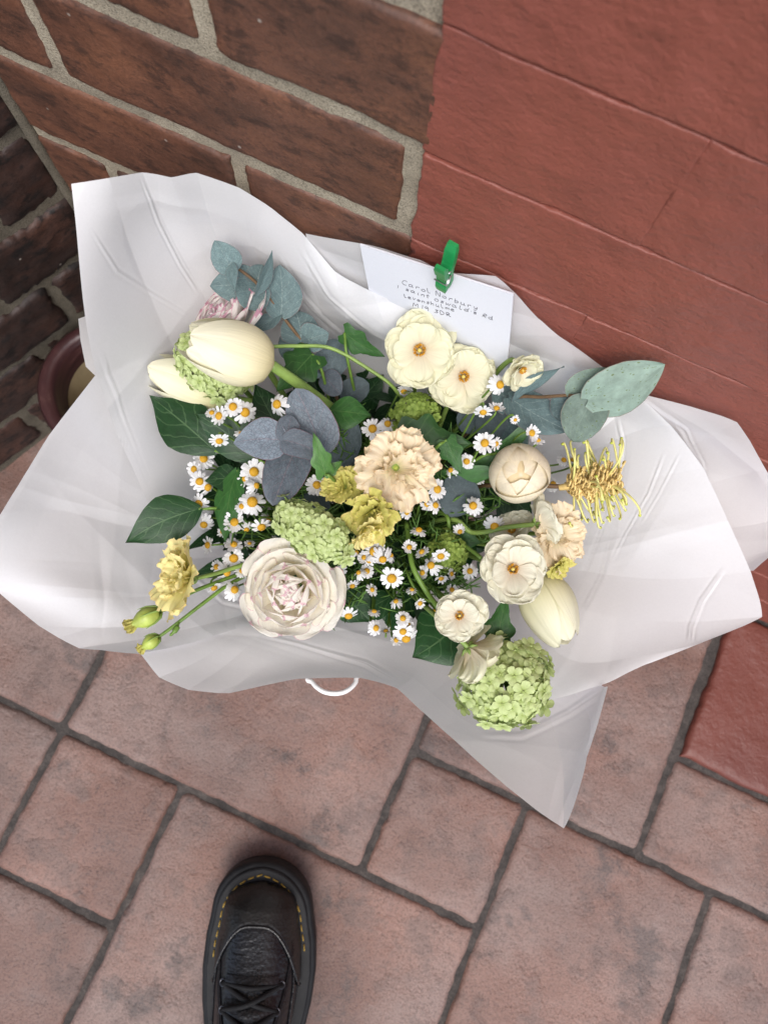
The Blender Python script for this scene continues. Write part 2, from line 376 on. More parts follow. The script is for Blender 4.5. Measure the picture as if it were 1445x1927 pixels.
M_DAISY = petal_mat('daisy_petal', (.70,.70,.66), (.78,.78,.79), tr=.18, streak=.06)
M_VIB = petal_mat('lime_floret', (.36,.46,.12), (.58,.67,.31), tr=.28, streak=.08)
M_VIB2 = petal_mat('green_floret', (.16,.25,.035), (.30,.41,.085), tr=.25, streak=.08)
def bumpy(name, c0, c1, scale):
    m, n, l, p = new_mat(name); v = objco(n, l); vo = n.new('ShaderNodeTexVoronoi'); vo.inputs['Scale'].default_value = scale; l.new(v, vo.inputs['Vector'])
    c = ramp(n, l, vo.outputs['Distance'], [(.1, c1), (.6, c0)]); l.new(c.outputs[0], p.inputs['Base Color']); p.inputs['Roughness'].default_value = .7
    bump(n, l, p, vo.outputs['Distance'], -.8, .0006); return m
M_DISC = bumpy('daisy_disc', (.46,.24,.01), (.74,.45,.02), 1500)
M_STAMEN = plain('orange_stamen', (.56,.27,.02), .6, .3, 0, .35, 800)
M_PISTIL = plain('yellow_pistil', (.62,.48,.12), .5, .3, 0, .2, 600)
M_IVY = leaf_mat('ivy_leaf', (.013,.048,.014), (.11,.19,.085), rough=.42, tr=.07, spec=.32, nside=5, vein_amt=.5)
M_IVYL = leaf_mat('young_ivy_leaf', (.028,.095,.020), (.11,.20,.06), rough=.42, spec=.35, tr=.2, nside=5, vein_amt=.4)
M_IVYB = leaf_mat('bright_leaf', (.075,.19,.04), (.2,.3,.12), rough=.4, tr=.25, nside=6, vein_amt=.4)
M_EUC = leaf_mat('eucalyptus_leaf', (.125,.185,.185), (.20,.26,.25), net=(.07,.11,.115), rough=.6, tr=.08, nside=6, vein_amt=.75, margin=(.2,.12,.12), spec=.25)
M_EUCP = leaf_mat('purple_grey_eucalyptus_leaf', (.155,.19,.22), (.21,.16,.18), net=(.06,.065,.085), rough=.6, tr=.08, nside=7, vein_amt=.5, margin=(.16,.07,.08), spec=.25)
M_EUCG = leaf_mat('spotted_eucalyptus_leaf', (.19,.262,.215), (.23,.30,.24), spots=(.10,.14,.04), rough=.6, tr=.08, nside=6, vein_amt=.2, margin=(.2,.15,.12), spec=.25)
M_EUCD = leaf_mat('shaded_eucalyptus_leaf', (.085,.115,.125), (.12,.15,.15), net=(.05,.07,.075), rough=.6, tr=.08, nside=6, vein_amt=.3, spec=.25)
M_TLEAF = leaf_mat('strap_leaf', (.06,.16,.045), (.09,.2,.07), rough=.4, tr=.2, nside=1, vein_amt=.1)
M_STEM = plain('green_stem', (.12,.21,.035), .45, .4, 0, .3, 90)
M_STEML = plain('light_green_stem', (.20,.30,.07), .42, .4, 0, .2, 90)
M_STEMB = plain('brown_stem', (.14,.085,.045), .6, .3, 0, .3, 120)
M_BUD = plain('green_bud', (.33,.40,.075), .42, .4, 0, .25, 160)
M_PINC = plain('tan_floret', (.70,.52,.21), .5, .3, 0, .35, 300)
M_PINS = plain('yellow_style', (.66,.62,.22), .4, .4, 0, .12, 200)
M_PINT = plain('lime_tip', (.45,.50,.08), .4, .4)

# ------------------------------------------------------------------ stones: rounded rectangular pieces
def snoise(P, f, seed): return mnoise.noise(Vector((P[0]*f+seed*3.1, P[1]*f-seed*1.7, P[2]*f+seed)))
def block_mesh(name, w, h, depth, mat, rnd=.003, wob=.0015, amp=.0008, nx=16, ny=8, seed=0, af=30.0, rag=None):
    """piece w x h in local x,y, face at z=0 looking along +z, going back to -depth"""
    def axis(L, n):
        a = np.concatenate([[0, rnd*.3, rnd*.9], np.linspace(rnd*2, L-rnd*2, n), [L-rnd*.9, L-rnd*.3, L]]); return a-L/2
    xs, ys = axis(w, nx), axis(h, ny); P = np.zeros((len(ys), len(xs), 3))
    for j, y in enumerate(ys):
        for i, x in enumerate(xs):
            dx = max(0, rnd-(w/2-abs(x))); dy = max(0, rnd-(h/2-abs(y))); d = min(rnd, math.hypot(dx, dy))
            z = -(rnd-math.sqrt(max(0, rnd*rnd-d*d)))
            q = (x, y, 0); e = max(1-(w/2-abs(x))/(w*.1), 1-(h/2-abs(y))/(h*.2), 0)
            ox = wob*snoise(q, af*1.3, seed)*e; oy = wob*snoise(q, af*1.3, seed+9)*e
            oy += wob*.9*snoise(q, af*6, seed+4)*e; ox += wob*.9*snoise(q, af*6, seed+5)*e
            z += amp*snoise(q, af, seed+2) + amp*.5*snoise(q, af*3, seed+3)
            if rag and i < 3: ox += rag*snoise((0, y, 0), 60, seed+7) + rag*.6*snoise((0, y, 0), 240, seed+8)
            P[j, i] = (x+ox, y+oy, z)
    mb = MB(); b = mb.grid(P); ny_, nx_ = P.shape[:2]
    ring = [b+i for i in range(nx_)] + [b+j*nx_+nx_-1 for j in range(1, ny_)] + [b+(ny_-1)*nx_+i for i in range(nx_-2, -1, -1)] + [b+j*nx_ for j in range(ny_-2, 0, -1)]
    k = len(mb.v)
    for r in ring:
        v = mb.v[r]; mb.v.append([v[0], v[1], -depth]); mb.uv.append(mb.uv[r])
    for i in range(len(ring)):
        j = (i+1) % len(ring); mb.f.append((ring[i], k+i, k+j, ring[j])); mb.mi.append(0)
    return mb.mesh(name, mat)

# ------------------------------------------------------------------ the ground
def wallmat(p, xdir):                      # local x along xdir, local y up, local z out of the wall
    x = unit(xdir); y = np.array([0,0,1.0]); z = np.cross(x, y)
    return Matrix(((x[0],y[0],z[0],p[0]),(x[1],y[1],z[1],p[1]),(x[2],y[2],z[2],p[2]),(0,0,0,1)))
g = MB(); nn = 60
xs = np.concatenate([[-30], np.linspace(-1.2, 1.4, nn), [30]]); ys = np.concatenate([[-30], np.linspace(-1.6, .3, nn), [30]])
P = np.zeros((len(ys), len(xs), 3))
for j, y in enumerate(ys):
    for i, x in enumerate(xs): P[j, i] = (x, y, -.0036+.0010*mnoise.noise(Vector((x*30, y*30, 0))))
g.grid(P); ground = link('ground', g.mesh('ground', M_JOINT)); tag(ground, 'dark grey concrete joints between the paving stones', 'paving', kind='structure')
def fl(px, py): q = pt(px, py, .85); return q[0], q[1]
def mean_x(*ps): return sum(fl(*p)[0] for p in ps)/len(ps)
def mean_y(*ps): return sum(fl(*p)[1] for p in ps)/len(ps)
yL1 = mean_y((0,1308),(115,1372),(340,1490),(680,1635),(890,1750)); yL2 = mean_y((795,1420),(1060,1550),(1340,1678),(1445,1725))
yL3 = mean_y((0,1640),(205,1745)); yST = mean_y((1275,1420),(1445,1505))
xa = mean_x((190,1230),(120,1365)); xb = mean_x((105,1385),(0,1600)); xc = mean_x((340,1490),(205,1750),(130,1927))
xd = mean_x((800,1360),(680,1635)); xe = mean_x((995,1530),(890,1760),(830,1920)); xf = mean_x((1270,1430),(1200,1600),(1345,1205)); xg = mean_x((1340,1680),(1250,1927))
J = .0036
def stone(x0, x1, y0, y1, seed, top=0.0):
    w, h = x1-x0-J*1.4, y1-y0-J*1.4
    me = block_mesh('paving_stone', w, h, .02, M_PAVE, .0062, .0022, .0018, 64, 64, seed, 14)
    link('paving_stone', me, ground, T(((x0+x1)/2, (y0+y1)/2, top)))
yW = -.004
S = [(xa-.42, xa, yL1, yW), (xa, xd, yL1, yW), (xd, xe, yL1, yL2), (xd, xf, yL2, yW), (xf, xf+.36, yL2, yST-.002),
     (xb-.3, xb, yL3-.02, yL1), (xb, xc, yL3, yL1), (xb-.16, xc, yL3-.3, yL3), (xc, xe, yL1-.42, yL1), (xe, xg, yL2-.42, yL2), (xg, xg+.34, yL2-.3, yL2)]
for k, s in enumerate(S): stone(*s, seed=k)
k = 40
for (x0, x1, y0, y1) in [(xb-.72, xb-.3, yL3-.02, yL1), (xa-.9, xa-.42, yL1, yL1+.3), (xb-.16-.4, xb-.16, yL3-.32, yL3-.02), (xg+.34, xg+.75, yL2-.3, yL2), (xg, xg+.5, yL2-.62, yL2-.3),
        (xb-.16, xc, yL3-.62, yL3-.3), (xc, xc+.3, yL1-.75, yL1-.42), (xc+.3, xe, yL1-.75, yL1-.42), (xe, xg, yL2-.75, yL2-.42), (xf+.36, xf+.8, yL2, yST-.002)]:
    stone(x0, x1, y0, y1, k); k += 1

# ------------------------------------------------------------------ brick walls
Z0 = .6081 - 8*.075                        # a bed joint line at this height, then every 75 mm
CORN = np.array([-.365, 0.0]); SDIR = unit([-.40, -.915, 0]); XP = -.0665
def backing(name, p, xdir, L, H, mat, seed, n=90, rec=.0022, m2=48):
    mb = MB(); P = np.zeros((m2, n, 3))
    for j in range(m2):
        for i in range(n):
            x = L*i/(n-1); y = H*j/(m2-1); P[j, i] = (x, y, -rec+.0012*mnoise.noise(Vector((x*40, y*40, seed))))
    mb.grid(P); return mb
TOP = 2.5
def wall_body(p, xdir, L, name):
    return None
bw = thing('brick_wall', T((CORN[0], 0, 0)), 'brown brick wall with sandy mortar joints beside the red painted part', 'wall')
mb = backing('m', None, None, XP-CORN[0]+.004, 1.24, M_MORTAR, 1); o = link('mortar', mb.mesh('mortar', M_MORTAR), bw, wallmat((CORN[0], 0, 0), (1,0,0)))
mb = MB(); mb.box((CORN[0]/2+XP/2-.04, .16, TOP/2), (abs(CORN[0]-XP)+.12, .3, TOP)); link('core', mb.mesh('core', M_MORTAR, False), bw, Matrix.Identity(4))
def brick_row(parent, p0, xdir, x0, x1, z0, z1, mat, seed, proud=0.0, **kw):
    w = x1-x0; h = z1-z0; d = unit(xdir); c = np.array([p0[0], p0[1], 0]) + d*(x0+x1)/2
    M = wallmat((c[0], c[1], (z0+z1)/2), d) @ T((0, 0, proud))
    me = block_mesh('brick', w, h, .03, mat, nx=max(8, int(w*260)), ny=14, seed=seed, **kw)
    return link('brick', me, parent, M)
JW = .0094
sd_ = 100
for r in range(16):
    zt = Z0 + .075*(r+1) - JW/2; zb = Z0 + .075*r + JW/2
    odd = (r % 2 == 1)                     # r = 6 lies between the second and third visible joints
    joints = [-.0765, -.302] if r % 2 == 0 else [-.188]
    edges = sorted([CORN[0]-JW/2+.004] + joints + [XP+.012])
    for a, b in zip(edges[:-1], edges[1:]):
        x0, x1 = a+JW/2, b-JW/2
        if b == edges[-1]: x1 = XP
        if x1-x0 < .014: continue
        sd_ += 1
        brick_row(bw, (0, 0), (1,0,0), x0, x1, zb+rng.uniform(-.001,.001), zt+rng.uniform(-.001,.001), M_BRICK, sd_, rng.uniform(-.001,.0012), rnd=.0028, wob=.0016, amp=.0012)
# red painted part of the same wall
pw = thing('painted_brick_wall', T((XP, 0, 0)), 'red painted brickwork right of the bare brown bricks', 'wall')
mb = backing('m', None, None, 1.3, 1.24, M_RED, 3, 120); link('painted_joint', mb.mesh('painted_joint', M_RED), pw, wallmat((XP+.001, 0, 0), (1,0,0)) @ T((0,0,.0003)))
mb = MB(); mb.box((XP+.9, .16, TOP/2), (1.8, .306, TOP)); link('core', mb.mesh('core', M_RED, False), pw, T((0, .006, 0)))
PJ = [.2215-.2235, .2215]                   # brick ends in the painted part
for r in range(16):
    zt = Z0 + .075*(r+1) - .0009; zb = Z0 + .075*r + .0009
    off = .156 if r % 2 == 0 else .0437
    e = [XP-.004] + [x for x in (off, off+.2245, off+.449, off+.6735, off+.898) if x > XP+.03]
    for i, (a, b) in enumerate(zip(e[:-1], e[1:])):
        sd_ += 1
        o = brick_row(pw, (0, 0), (1,0,0), a+(0 if i == 0 else -.0004), b+.0004, zb, zt, M_RED, sd_, .0022+rng.uniform(-.0005,.0006), rnd=.0008, wob=.0007, amp=.0013, rag=.0022 if i == 0 else None)
# splayed sooty wall at the left
sw = thing('sooty_brick_wall', T((CORN[0], CORN[1], 0)), 'dark sooty splayed brick wall behind the brown flower pot', 'wall')
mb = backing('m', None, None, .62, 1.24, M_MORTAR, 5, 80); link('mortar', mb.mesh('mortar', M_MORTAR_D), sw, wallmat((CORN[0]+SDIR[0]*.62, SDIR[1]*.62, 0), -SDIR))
nrm = np.cross(-SDIR, np.array([0,0,1.0])); cc = np.array([CORN[0], 0, 0]) + SDIR*.31 - nrm*.165
Mx = np.stack([-SDIR, np.array([0,0,1.0]), nrm], 1); mb = MB(); mb.box((cc[0], cc[1], TOP/2), (.66, TOP, .3), Mx); link('core', mb.mesh('core', M_MORTAR, False), sw, Matrix.Identity(4))
for r in range(16):
    zt = Z0 + .075*(r+1) - JW/2; zb = Z0 + .075*r + JW/2
    js = [.06, .17, .39, .60] if r % 2 == 0 else [.105, .33, .55]
    e = [-.004] + js
    for a, b in zip(e[:-1], e[1:]):
        sd_ += 1
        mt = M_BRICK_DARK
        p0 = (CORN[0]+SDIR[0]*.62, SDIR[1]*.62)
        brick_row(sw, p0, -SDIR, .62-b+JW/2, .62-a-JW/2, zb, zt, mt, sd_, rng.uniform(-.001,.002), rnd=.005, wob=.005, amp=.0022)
mb = MB()
cpts = [np.array([CORN[0]+.0005+.0012*mnoise.noise(Vector((0,z*40,1))), +.0012, z]) for z in np.linspace(0, 1.24, 120)]
mb.tube(cpts, .0050, 8); link('corner_mortar', mb.mesh('corner_mortar', M_MORTAR_D), sw, Matrix.Identity(4))
# red painted slab on the floor
ps = thing('painted_slab', T((xf+.3, yST/2, 0)), 'red painted concrete slab set into the paving against the wall', 'slab')
me = block_mesh('slab_top', .8-.008, abs(yST)-.006, .03, M_REDF, .006, .003, .0015, 50, 20, 5, 14)
link('slab_top', me, ps, T((xf+.4+.004, yST/2-.001, .0045)))

# ------------------------------------------------------------------ flower pot in the corner
POTC = pt(206, 722, .69); potz = POTC[2]
def lathe(mb, prof, n=48, c=(0,0,0)):
    G = np.zeros((len(prof), n, 3))
    for j, (r, z) in enumerate(prof):
        for i in range(n): a = 2*math.pi*i/n; G[j, i] = (c[0]+r*math.cos(a), c[1]+r*math.sin(a), c[2]+z)
    mb.grid(G, closed=True, flip=False)
def pot_glaze():
    m, n, l, p = new_mat('brown_glaze'); v = objco(n, l, (1,1,9)); t = nz(n, l, 22, 5, .65, v)
    c = ramp(n, l, t.outputs[0], [(.3, (.022,.009,.010)), (.6, (.05,.02,.02)), (.74, (.13,.07,.06))]); l.new(c.outputs[0], p.inputs['Base Color'])
    p.inputs['Roughness'].default_value = .28; bump(n, l, p, t.outputs[0], .15, .001); return m
M_GLAZE = pot_glaze(); M_POTIN = plain('cream_glaze', (.34,.27,.16), .5, .4, 0, .25, 40); M_SOIL = plain('dry_soil', (.05,.037,.028), .95, .1, 0, .5, 300)
pr = .070
pot = thing('flower_pot', T((POTC[0], POTC[1], 0)), 'brown glazed flower pot with cream inside standing against the sooty wall', 'flower pot')
PM = T((POTC[0], POTC[1], 0))
mb = MB(); lathe(mb, [(.001,0.0005),(.048,0.0005),(.052,.006),(.058,.06),(pr-.003,potz-.03),(pr,potz-.02),(pr+.001,potz-.004),(pr-.003,potz),(pr-.012,potz-.001),(pr-.016,potz-.008),(pr-.019,potz-.03)]); link('pot_body', mb.mesh('pot_body', M_GLAZE), pot, PM)
mb = MB(); lathe(mb, [(pr-.0185,potz-.029),(pr-.022,potz-.06),(.04,.05),(.0,.048)]); link('pot_lining', mb.mesh('pot_lining', M_POTIN), pot, PM)
mb = MB(); G = np.zeros((8, 30, 3))
for j in range(8):
    for i in range(30):
        r = .052*j/7; a = 2*math.pi*i/30; x, y = r*math.cos(a), r*math.sin(a); G[j, i] = (x, y, potz-.075+.006*mnoise.noise(Vector((x*60, y*60, 3))))
mb.grid(G, closed=True); link('soil', mb.mesh('soil', M_SOIL), pot, PM)
mb = MB()
for k in range(14):
    a = rng.uniform(0, 6.28); r = rng.uniform(0, .04); c = np.array([r*math.cos(a), r*math.sin(a), potz-.07]); d = unit([rng.uniform(-1,1), rng.uniform(-1,1), rng.uniform(.1,.6)])*rng.uniform(.01,.022)
    mb.tube([c-d, c, c+d+np.array([0,0,.004])], .0022, 5)
link('dry_twigs', mb.mesh('dry_twigs', plain('dry_twig', (.25,.2,.14), .9, .2, 0, .4, 200)), pot, PM).__setitem__('kind', 'stuff')

# ------------------------------------------------------------------ paper bag, cord handle
NK = pt(700, 985, .665)
BAGC = np.array([NK[0], NK[1]-.02, 0]); bwid, bdep, bht = .16, .10, .20
bag = thing('gift_bag', T((BAGC[0], BAGC[1], 0)), 'white paper carrier bag holding the wrapped bouquet upright', 'bag')
def rrect(w, d, r=.006, n=4):
    out = []
    for (sx, sy, a0) in ((1,1,0),(-1,1,90),(-1,-1,180),(1,-1,270)):
        for k in range(n): a = R_(a0+90*k/(n-1)); out.append((sx*(w/2-r)+r*math.cos(a), sy*(d/2-r)+r*math.sin(a)))
    return out
mb = MB(); rows = []
for z, sh in ((.0006, 1), (.01, 1), (.08, .995), (.13, .985), (.18, .98), (bht, .975), (bht, .965), (.1, .97), (.004, .985)):
    rows.append([(x*sh, y*sh*(1-.04*math.sin(z*12)), z) for x, y in rrect(bwid, bdep)])
G = np.array(rows); b = mb.grid(G, closed=True); n_ = G.shape[1]
mb.fan((0,0,.0006), [b+k for k in range(n_)], flip=True); mb.fan((0,0,.004), [b+8*n_+k for k in range(n_)])
link('bag_body', mb.mesh('bag_body', M_BAG), bag, T((BAGC[0], BAGC[1], 0)))
fy = BAGC[1]-bdep/2
def bez(p, n=20):                           # Catmull-Rom through points
    p = [np.asarray(a, float) for a in p]; q = [2*p[0]-p[1]] + p + [2*p[-1]-p[-2]]; out = []
    for i in range(1, len(q)-2):
        for k in range(n):
            t = k/n; a, b, c, d = q[i-1:i+3]
            out.append(.5*((2*b)+(c-a)*t+(2*a-5*b+4*c-d)*t*t+(3*b-a-3*c+d)*t**3))
    out.append(p[-1]); return np.array(out)
mb = MB(); h0 = pt(583, 1262, .625); h1 = pt(676, 1262, .625)
mb.tube(bez([(h0[0], fy-.002, .17), (h0[0]-.001, fy-.006, .192), h0, pt(588,1284,.618), pt(606,1300,.612), pt(628,1305,.61), pt(650,1301,.612), pt(668,1286,.618), h1, (h1[0]+.001, fy-.006, .192), (h1[0], fy-.002, .17)], 8), .0019, 8)
link('rope_handle', mb.mesh('rope_handle', M_ROPE), bag, Matrix.Identity(4))['label'] = 'white twisted cord handle drooping over the front of the bag'
mb = MB(); by = BAGC[1]+bdep/2; mb.tube(bez([(h0[0], by+.002, .17), (h0[0], by+.006, .19), (h0[0]+.008, by+.012, .215), (h1[0]-.008, by+.012, .215), (h1[0], by+.006, .19), (h1[0], by+.002, .17)], 8), .0019, 8)
link('rope_handle', mb.mesh('rope_handle', M_ROPE), bag, Matrix.Identity(4))

# ------------------------------------------------------------------ wrapping paper
wrap = thing('wrapping_paper', T(NK), 'crumpled white wrapping paper flaring out around the flower bouquet', 'wrapping paper')
def cr(a, b, c, d, t): return .5*((2*b)+(c-a)*t+(2*a-5*b+4*c-d)*t*t+(3*b-a-3*c+d)*t**3)
def resample(C, n):                         # C: (k, m, 3) controls along axis 0
    k = len(C); Q = np.concatenate([[2*C[0]-C[1]], C, [2*C[-1]-C[-2]]]); out = []
    for s in np.linspace(0, k-1-1e-9, n):
        i = int(s); t = s-i; out.append(cr(Q[i], Q[i+1], Q[i+2], Q[i+3], t))
    return np.array(out)
def waves(X, f, seed, n=5):
    r = np.random.RandomState(seed); out = np.zeros(X.shape[:-1])
    for _ in range(n):
        d = r.randn(3); d /= np.linalg.norm(d); out += np.sin(X @ d*f*r.uniform(.6,1.6) + r.uniform(0, 6.28))
    return out/n
def sheet(cols, creases=(), seed=0, nu=430, nv=210, amp=.0016, label=None):
    C = np.array([[pt(*p) for p in c] for c in cols])           # (ncol, nrow, 3)
    for c_ in C.reshape(-1, 3):
        if c_[1] > -.010: c_[:] = CAMLOC + (c_-CAMLOC)*((-.010-CAMLOC[1])/(c_[1]-CAMLOC[1]))
    su = np.linspace(0, len(C)-1-1e-9, nu); iu = su.astype(int); tu = (su-iu)[:, None, None]
    G = .30*resample(C, nu) + .70*(C[iu]*(1-tu) + C[np.minimum(iu+1, len(C)-1)]*tu); G = np.swapaxes(resample(np.swapaxes(G, 0, 1), nv), 0, 1)   # (nu, nv, 3)
    du = np.gradient(G, axis=0); dv = np.gradient(G, axis=1); N = np.cross(du, dv); N /= np.linalg.norm(N, axis=2)[..., None]+1e-12
    px = proj(G); flipv = np.sign((N*(CAMLOC-G)).sum(2).mean()); N *= flipv
    d = amp*.4*waves(G, 26, seed) + amp*.10*waves(G, 110, seed+1)
    # paper facets: folded ridges of low relief
    r = np.random.RandomState(seed+5)
    for _ in range(30):
        a = r.randn(3); a /= np.linalg.norm(a); c0 = G[r.randint(nu), r.randint(nv)]
        q = (G-c0) @ a + .003*waves(G, 24, r.randint(999), 3); b = np.cross(a, r.randn(3)); along = (G-c0) @ (b/np.linalg.norm(b))
        w = r.uniform(.006, .018); d += r.uniform(-.0009, .0009)*np.maximum(0, 1-np.abs(q)/w)**1.4*np.exp(-(along/r.uniform(.02,.06))**2)
    for (pl, hgt, wid) in creases:
        pl = np.array(pl, float); best = np.full(G.shape[:2], 1e9); pos = np.zeros(G.shape[:2]); tot = len(pl)-1
        for i in range(tot):
            a, b = pl[i], pl[i+1]; ab = b-a; t = np.clip(((px-a) @ ab)/(ab @ ab), 0, 1)
            dd = np.linalg.norm(px-(a+t[..., None]*ab), axis=2); m = dd < best; best = np.where(m, dd, best); pos = np.where(m, (i+t)/tot, pos)
        best = best + 4*waves(G, 60, 77, 3)
        fade = np.clip(np.sin(np.clip(pos, 0, 1)*math.pi)*2.2, .05, 1)
        wid = wid*.5; d += .36*hgt*fade*(np.exp(-(np.abs(best)/wid)**1.5) - .5*np.exp(-((best-2.6*wid)/wid)**2))
    G = G + N*d[..., None]; G[..., 1] = np.minimum(G[..., 1], -.0065)
    mb = MB(); mb.grid(G); o = link('paper_sheet', mb.mesh('paper_sheet', M_PAPER), wrap, Matrix.Identity(4))
    if label: o['label'] = label
    return o
def corner(c): return [c]
P6 = [[(640,820,.63),(615,680,.575),(600,580,.525),(585,500,.468),(575,440,.43)],
 [(680,820,.63),(680,700,.575),(690,600,.528),(690,530,.459),(680,460,.415)],
 [(720,820,.63),(750,700,.57),(775,610,.503),(785,550,.445),(790,490,.402)],
 [(750,820,.63),(800,720,.57),(835,630,.498),(850,570,.443),(850,514,.397)],
 [(780,830,.63),(850,740,.57),(900,640,.48),(925,580,.432),(932,519,.388)],
 [(800,840,.63),(880,760,.57),(940,660,.481),(960,600,.436),(966,549,.396)],
 [(810,850,.63),(910,770,.57),(980,700,.496),(1005,650,.455),(1012,600,.42)],
 [(830,860,.63),(950,790,.57),(1050,740,.508),(1100,715,.476),(1130,690,.448)],
 [(850,870,.63),(980,800,.57),(1100,770,.512),(1160,750,.485),(1200,737,.458)]]
sheet(P6, seed=60, label='back paper sheet standing up behind the envelope')
P5 = [[(900,940,.63),(1050,860,.565),(1130,800,.515),(1170,765,.49),(1198,738,.464)],
 [(900,950,.63),(1060,880,.565),(1180,830,.515),(1260,790,.48),(1300,765,.452)],
 [(910,960,.63),(1080,920,.565),(1230,870,.515),(1320,830,.475),(1386,795,.442)],
 [(910,970,.63),(1090,960,.565),(1260,930,.515),(1370,900,.48),(1440,884,.452)],
 [(920,980,.63),(1100,1000,.565),(1280,1000,.52),(1400,990,.485),(1490,970,.46)],
 [(920,985,.63),(1100,1020,.565),(1280,1040,.52),(1390,1045,.488),(1460,1035,.468)],
 [(920,990,.63),(1100,1040,.565),(1280,1060,.525),(1380,1070,.492),(1416,1074,.476)]]
sheet(P5, [([(1240,770),(1290,810),(1320,870),(1325,900),(1345,960)], .0012, 4), ([(1200,745),(1270,800),(1330,890)], .001, 5)], seed=50)
P2 = [[(520,980,.635),(400,900,.575),(300,830,.53),(230,760,.495),(181,704,.472)],
 [(520,1000,.635),(390,960,.575),(260,920,.52),(160,850,.482),(92,820,.46)],
 [(520,1020,.635),(380,1000,.575),(240,990,.52),(110,960,.48),(3,966,.448)],
 [(530,1040,.635),(390,1050,.575),(250,1060,.52),(100,1055,.48),(-46,1050,.452)],
 [(540,1060,.635),(420,1090,.575),(290,1120,.53),(150,1125,.49),(-5,1112,.47)],
 [(560,1080,.635),(450,1120,.58),(340,1160,.54),(220,1180,.51),(75,1178,.482)],
 [(590,1090,.635),(490,1145,.585),(390,1175,.55),(280,1200,.52),(150,1220,.494)],
 [(620,1090,.635),(540,1155,.59),(440,1185,.558),(350,1212,.53),(262,1231,.505)]]
sheet(P2, [([(300,1010),(330,1060),(420,1130),(560,1170)], .0012, 4)], seed=20)
P4 = [[(860,1060,.62),(930,1190,.577),(1000,1309,.53),(1120,1292,.502),(1200,1257,.487)],
 [(870,1050,.615),(960,1140,.57),(1070,1240,.523),(1200,1235,.488),(1310,1213,.467)],
 *corner([(880,1030,.615),(980,1090,.565),(1110,1150,.514),(1270,1170,.478),(1433,1161,.452)]),
 [(885,1010,.615),(990,1050,.565),(1130,1080,.514),(1270,1090,.478),(1412,1076,.452)],
 [(890,990,.615),(1000,1000,.565),(1130,1010,.514),(1250,1000,.478),(1365,970,.452)],
 [(895,970,.615),(1000,950,.565),(1120,930,.514),(1230,900,.478),(1322,880,.452)],
 [(895,950,.615),(1000,900,.56),(1110,850,.512),(1200,810,.478),(1262,801,.453)],
 [(890,930,.615),(1000,870,.555),(1090,800,.508),(1150,770,.482),(1200,742,.462)]]
sheet(P4, [([(1160,780),(1172,830),(1165,900),(1135,985),(1115,1040),(1080,1115)], .0016, 3.5), ([(1250,850),(1220,930),(1180,1000),(1150,1060)], .0013, 4), ([(1280,850),(1240,930),(1205,990)], .0009, 4),
    ([(1365,1065),(1320,1130),(1300,1180),(1297,1210)], .0012, 4), ([(1150,1000),(1130,1080),(1095,1150)], .0008, 4)], seed=40)
P1 = [[(560,1030,.625),(345,1020,.545),(245,870,.487),(172,660,.428),(135,346,.370)],
 [(560,960,.625),(400,780,.545),(320,640,.482),(250,480,.424),(205,334,.370)],
 [(580,910,.625),(450,710,.545),(390,570,.485),(320,440,.432),(268,324,.379)],
 [(590,890,.625),(475,690,.545),(425,550,.487),(365,440,.437),(322,334,.383)],
 [(600,870,.625),(500,670,.545),(455,540,.488),(405,440,.442),(370,325,.384)],
 [(630,850,.625),(545,670,.545),(510,550,.492),(475,460,.449),(450,353,.396)],
 [(650,840,.625),(580,670,.545),(550,570,.495),(525,490,.455),(512,393,.412)],
 [(680,830,.625),(640,690,.545),(610,600,.502),(590,540,.468),(570,440,.436)],
 [(720,840,.625),(700,710,.548),(670,640,.508),(650,590,.470),(630,510,.445)],
 [(760,840,.625),(760,730,.548),(740,670,.508),(728,625,.466),(700,550,.443)],
 [(800,850,.625),(840,750,.548),(850,710,.508),(838,672,.467),(805,600,.444)],
 [(850,870,.625),(930,790,.538),(960,750,.502),(975,710,.468),(962,642,.447)],
 [(880,890,.625),(1000,830,.538),(1060,790,.494),(1090,748,.468),(1080,688,.450)],
 [(890,910,.625),(1050,860,.538),(1120,815,.494),(1170,775,.475),(1203,741,.457)]]
sheet(P1, [([(265,330),(300,420),(340,500),(372,550)], .0014, 4), ([(170,430),(220,510),(290,555),(350,590)], .0013, 4), ([(190,660),(235,790),(290,930)], .0008, 4), ([(520,470),(570,560),(620,610),(700,680)], .0014, 4),
    ([(560,460),(620,560),(690,620),(760,660)], .0012, 4), ([(530,500),(560,580),(620,650)], .001, 4), ([(200,810),(245,845)], .0008, 3), ([(640,600),(720,640),(800,680)], .0008, 4)], seed=10, nu=700, nv=260)
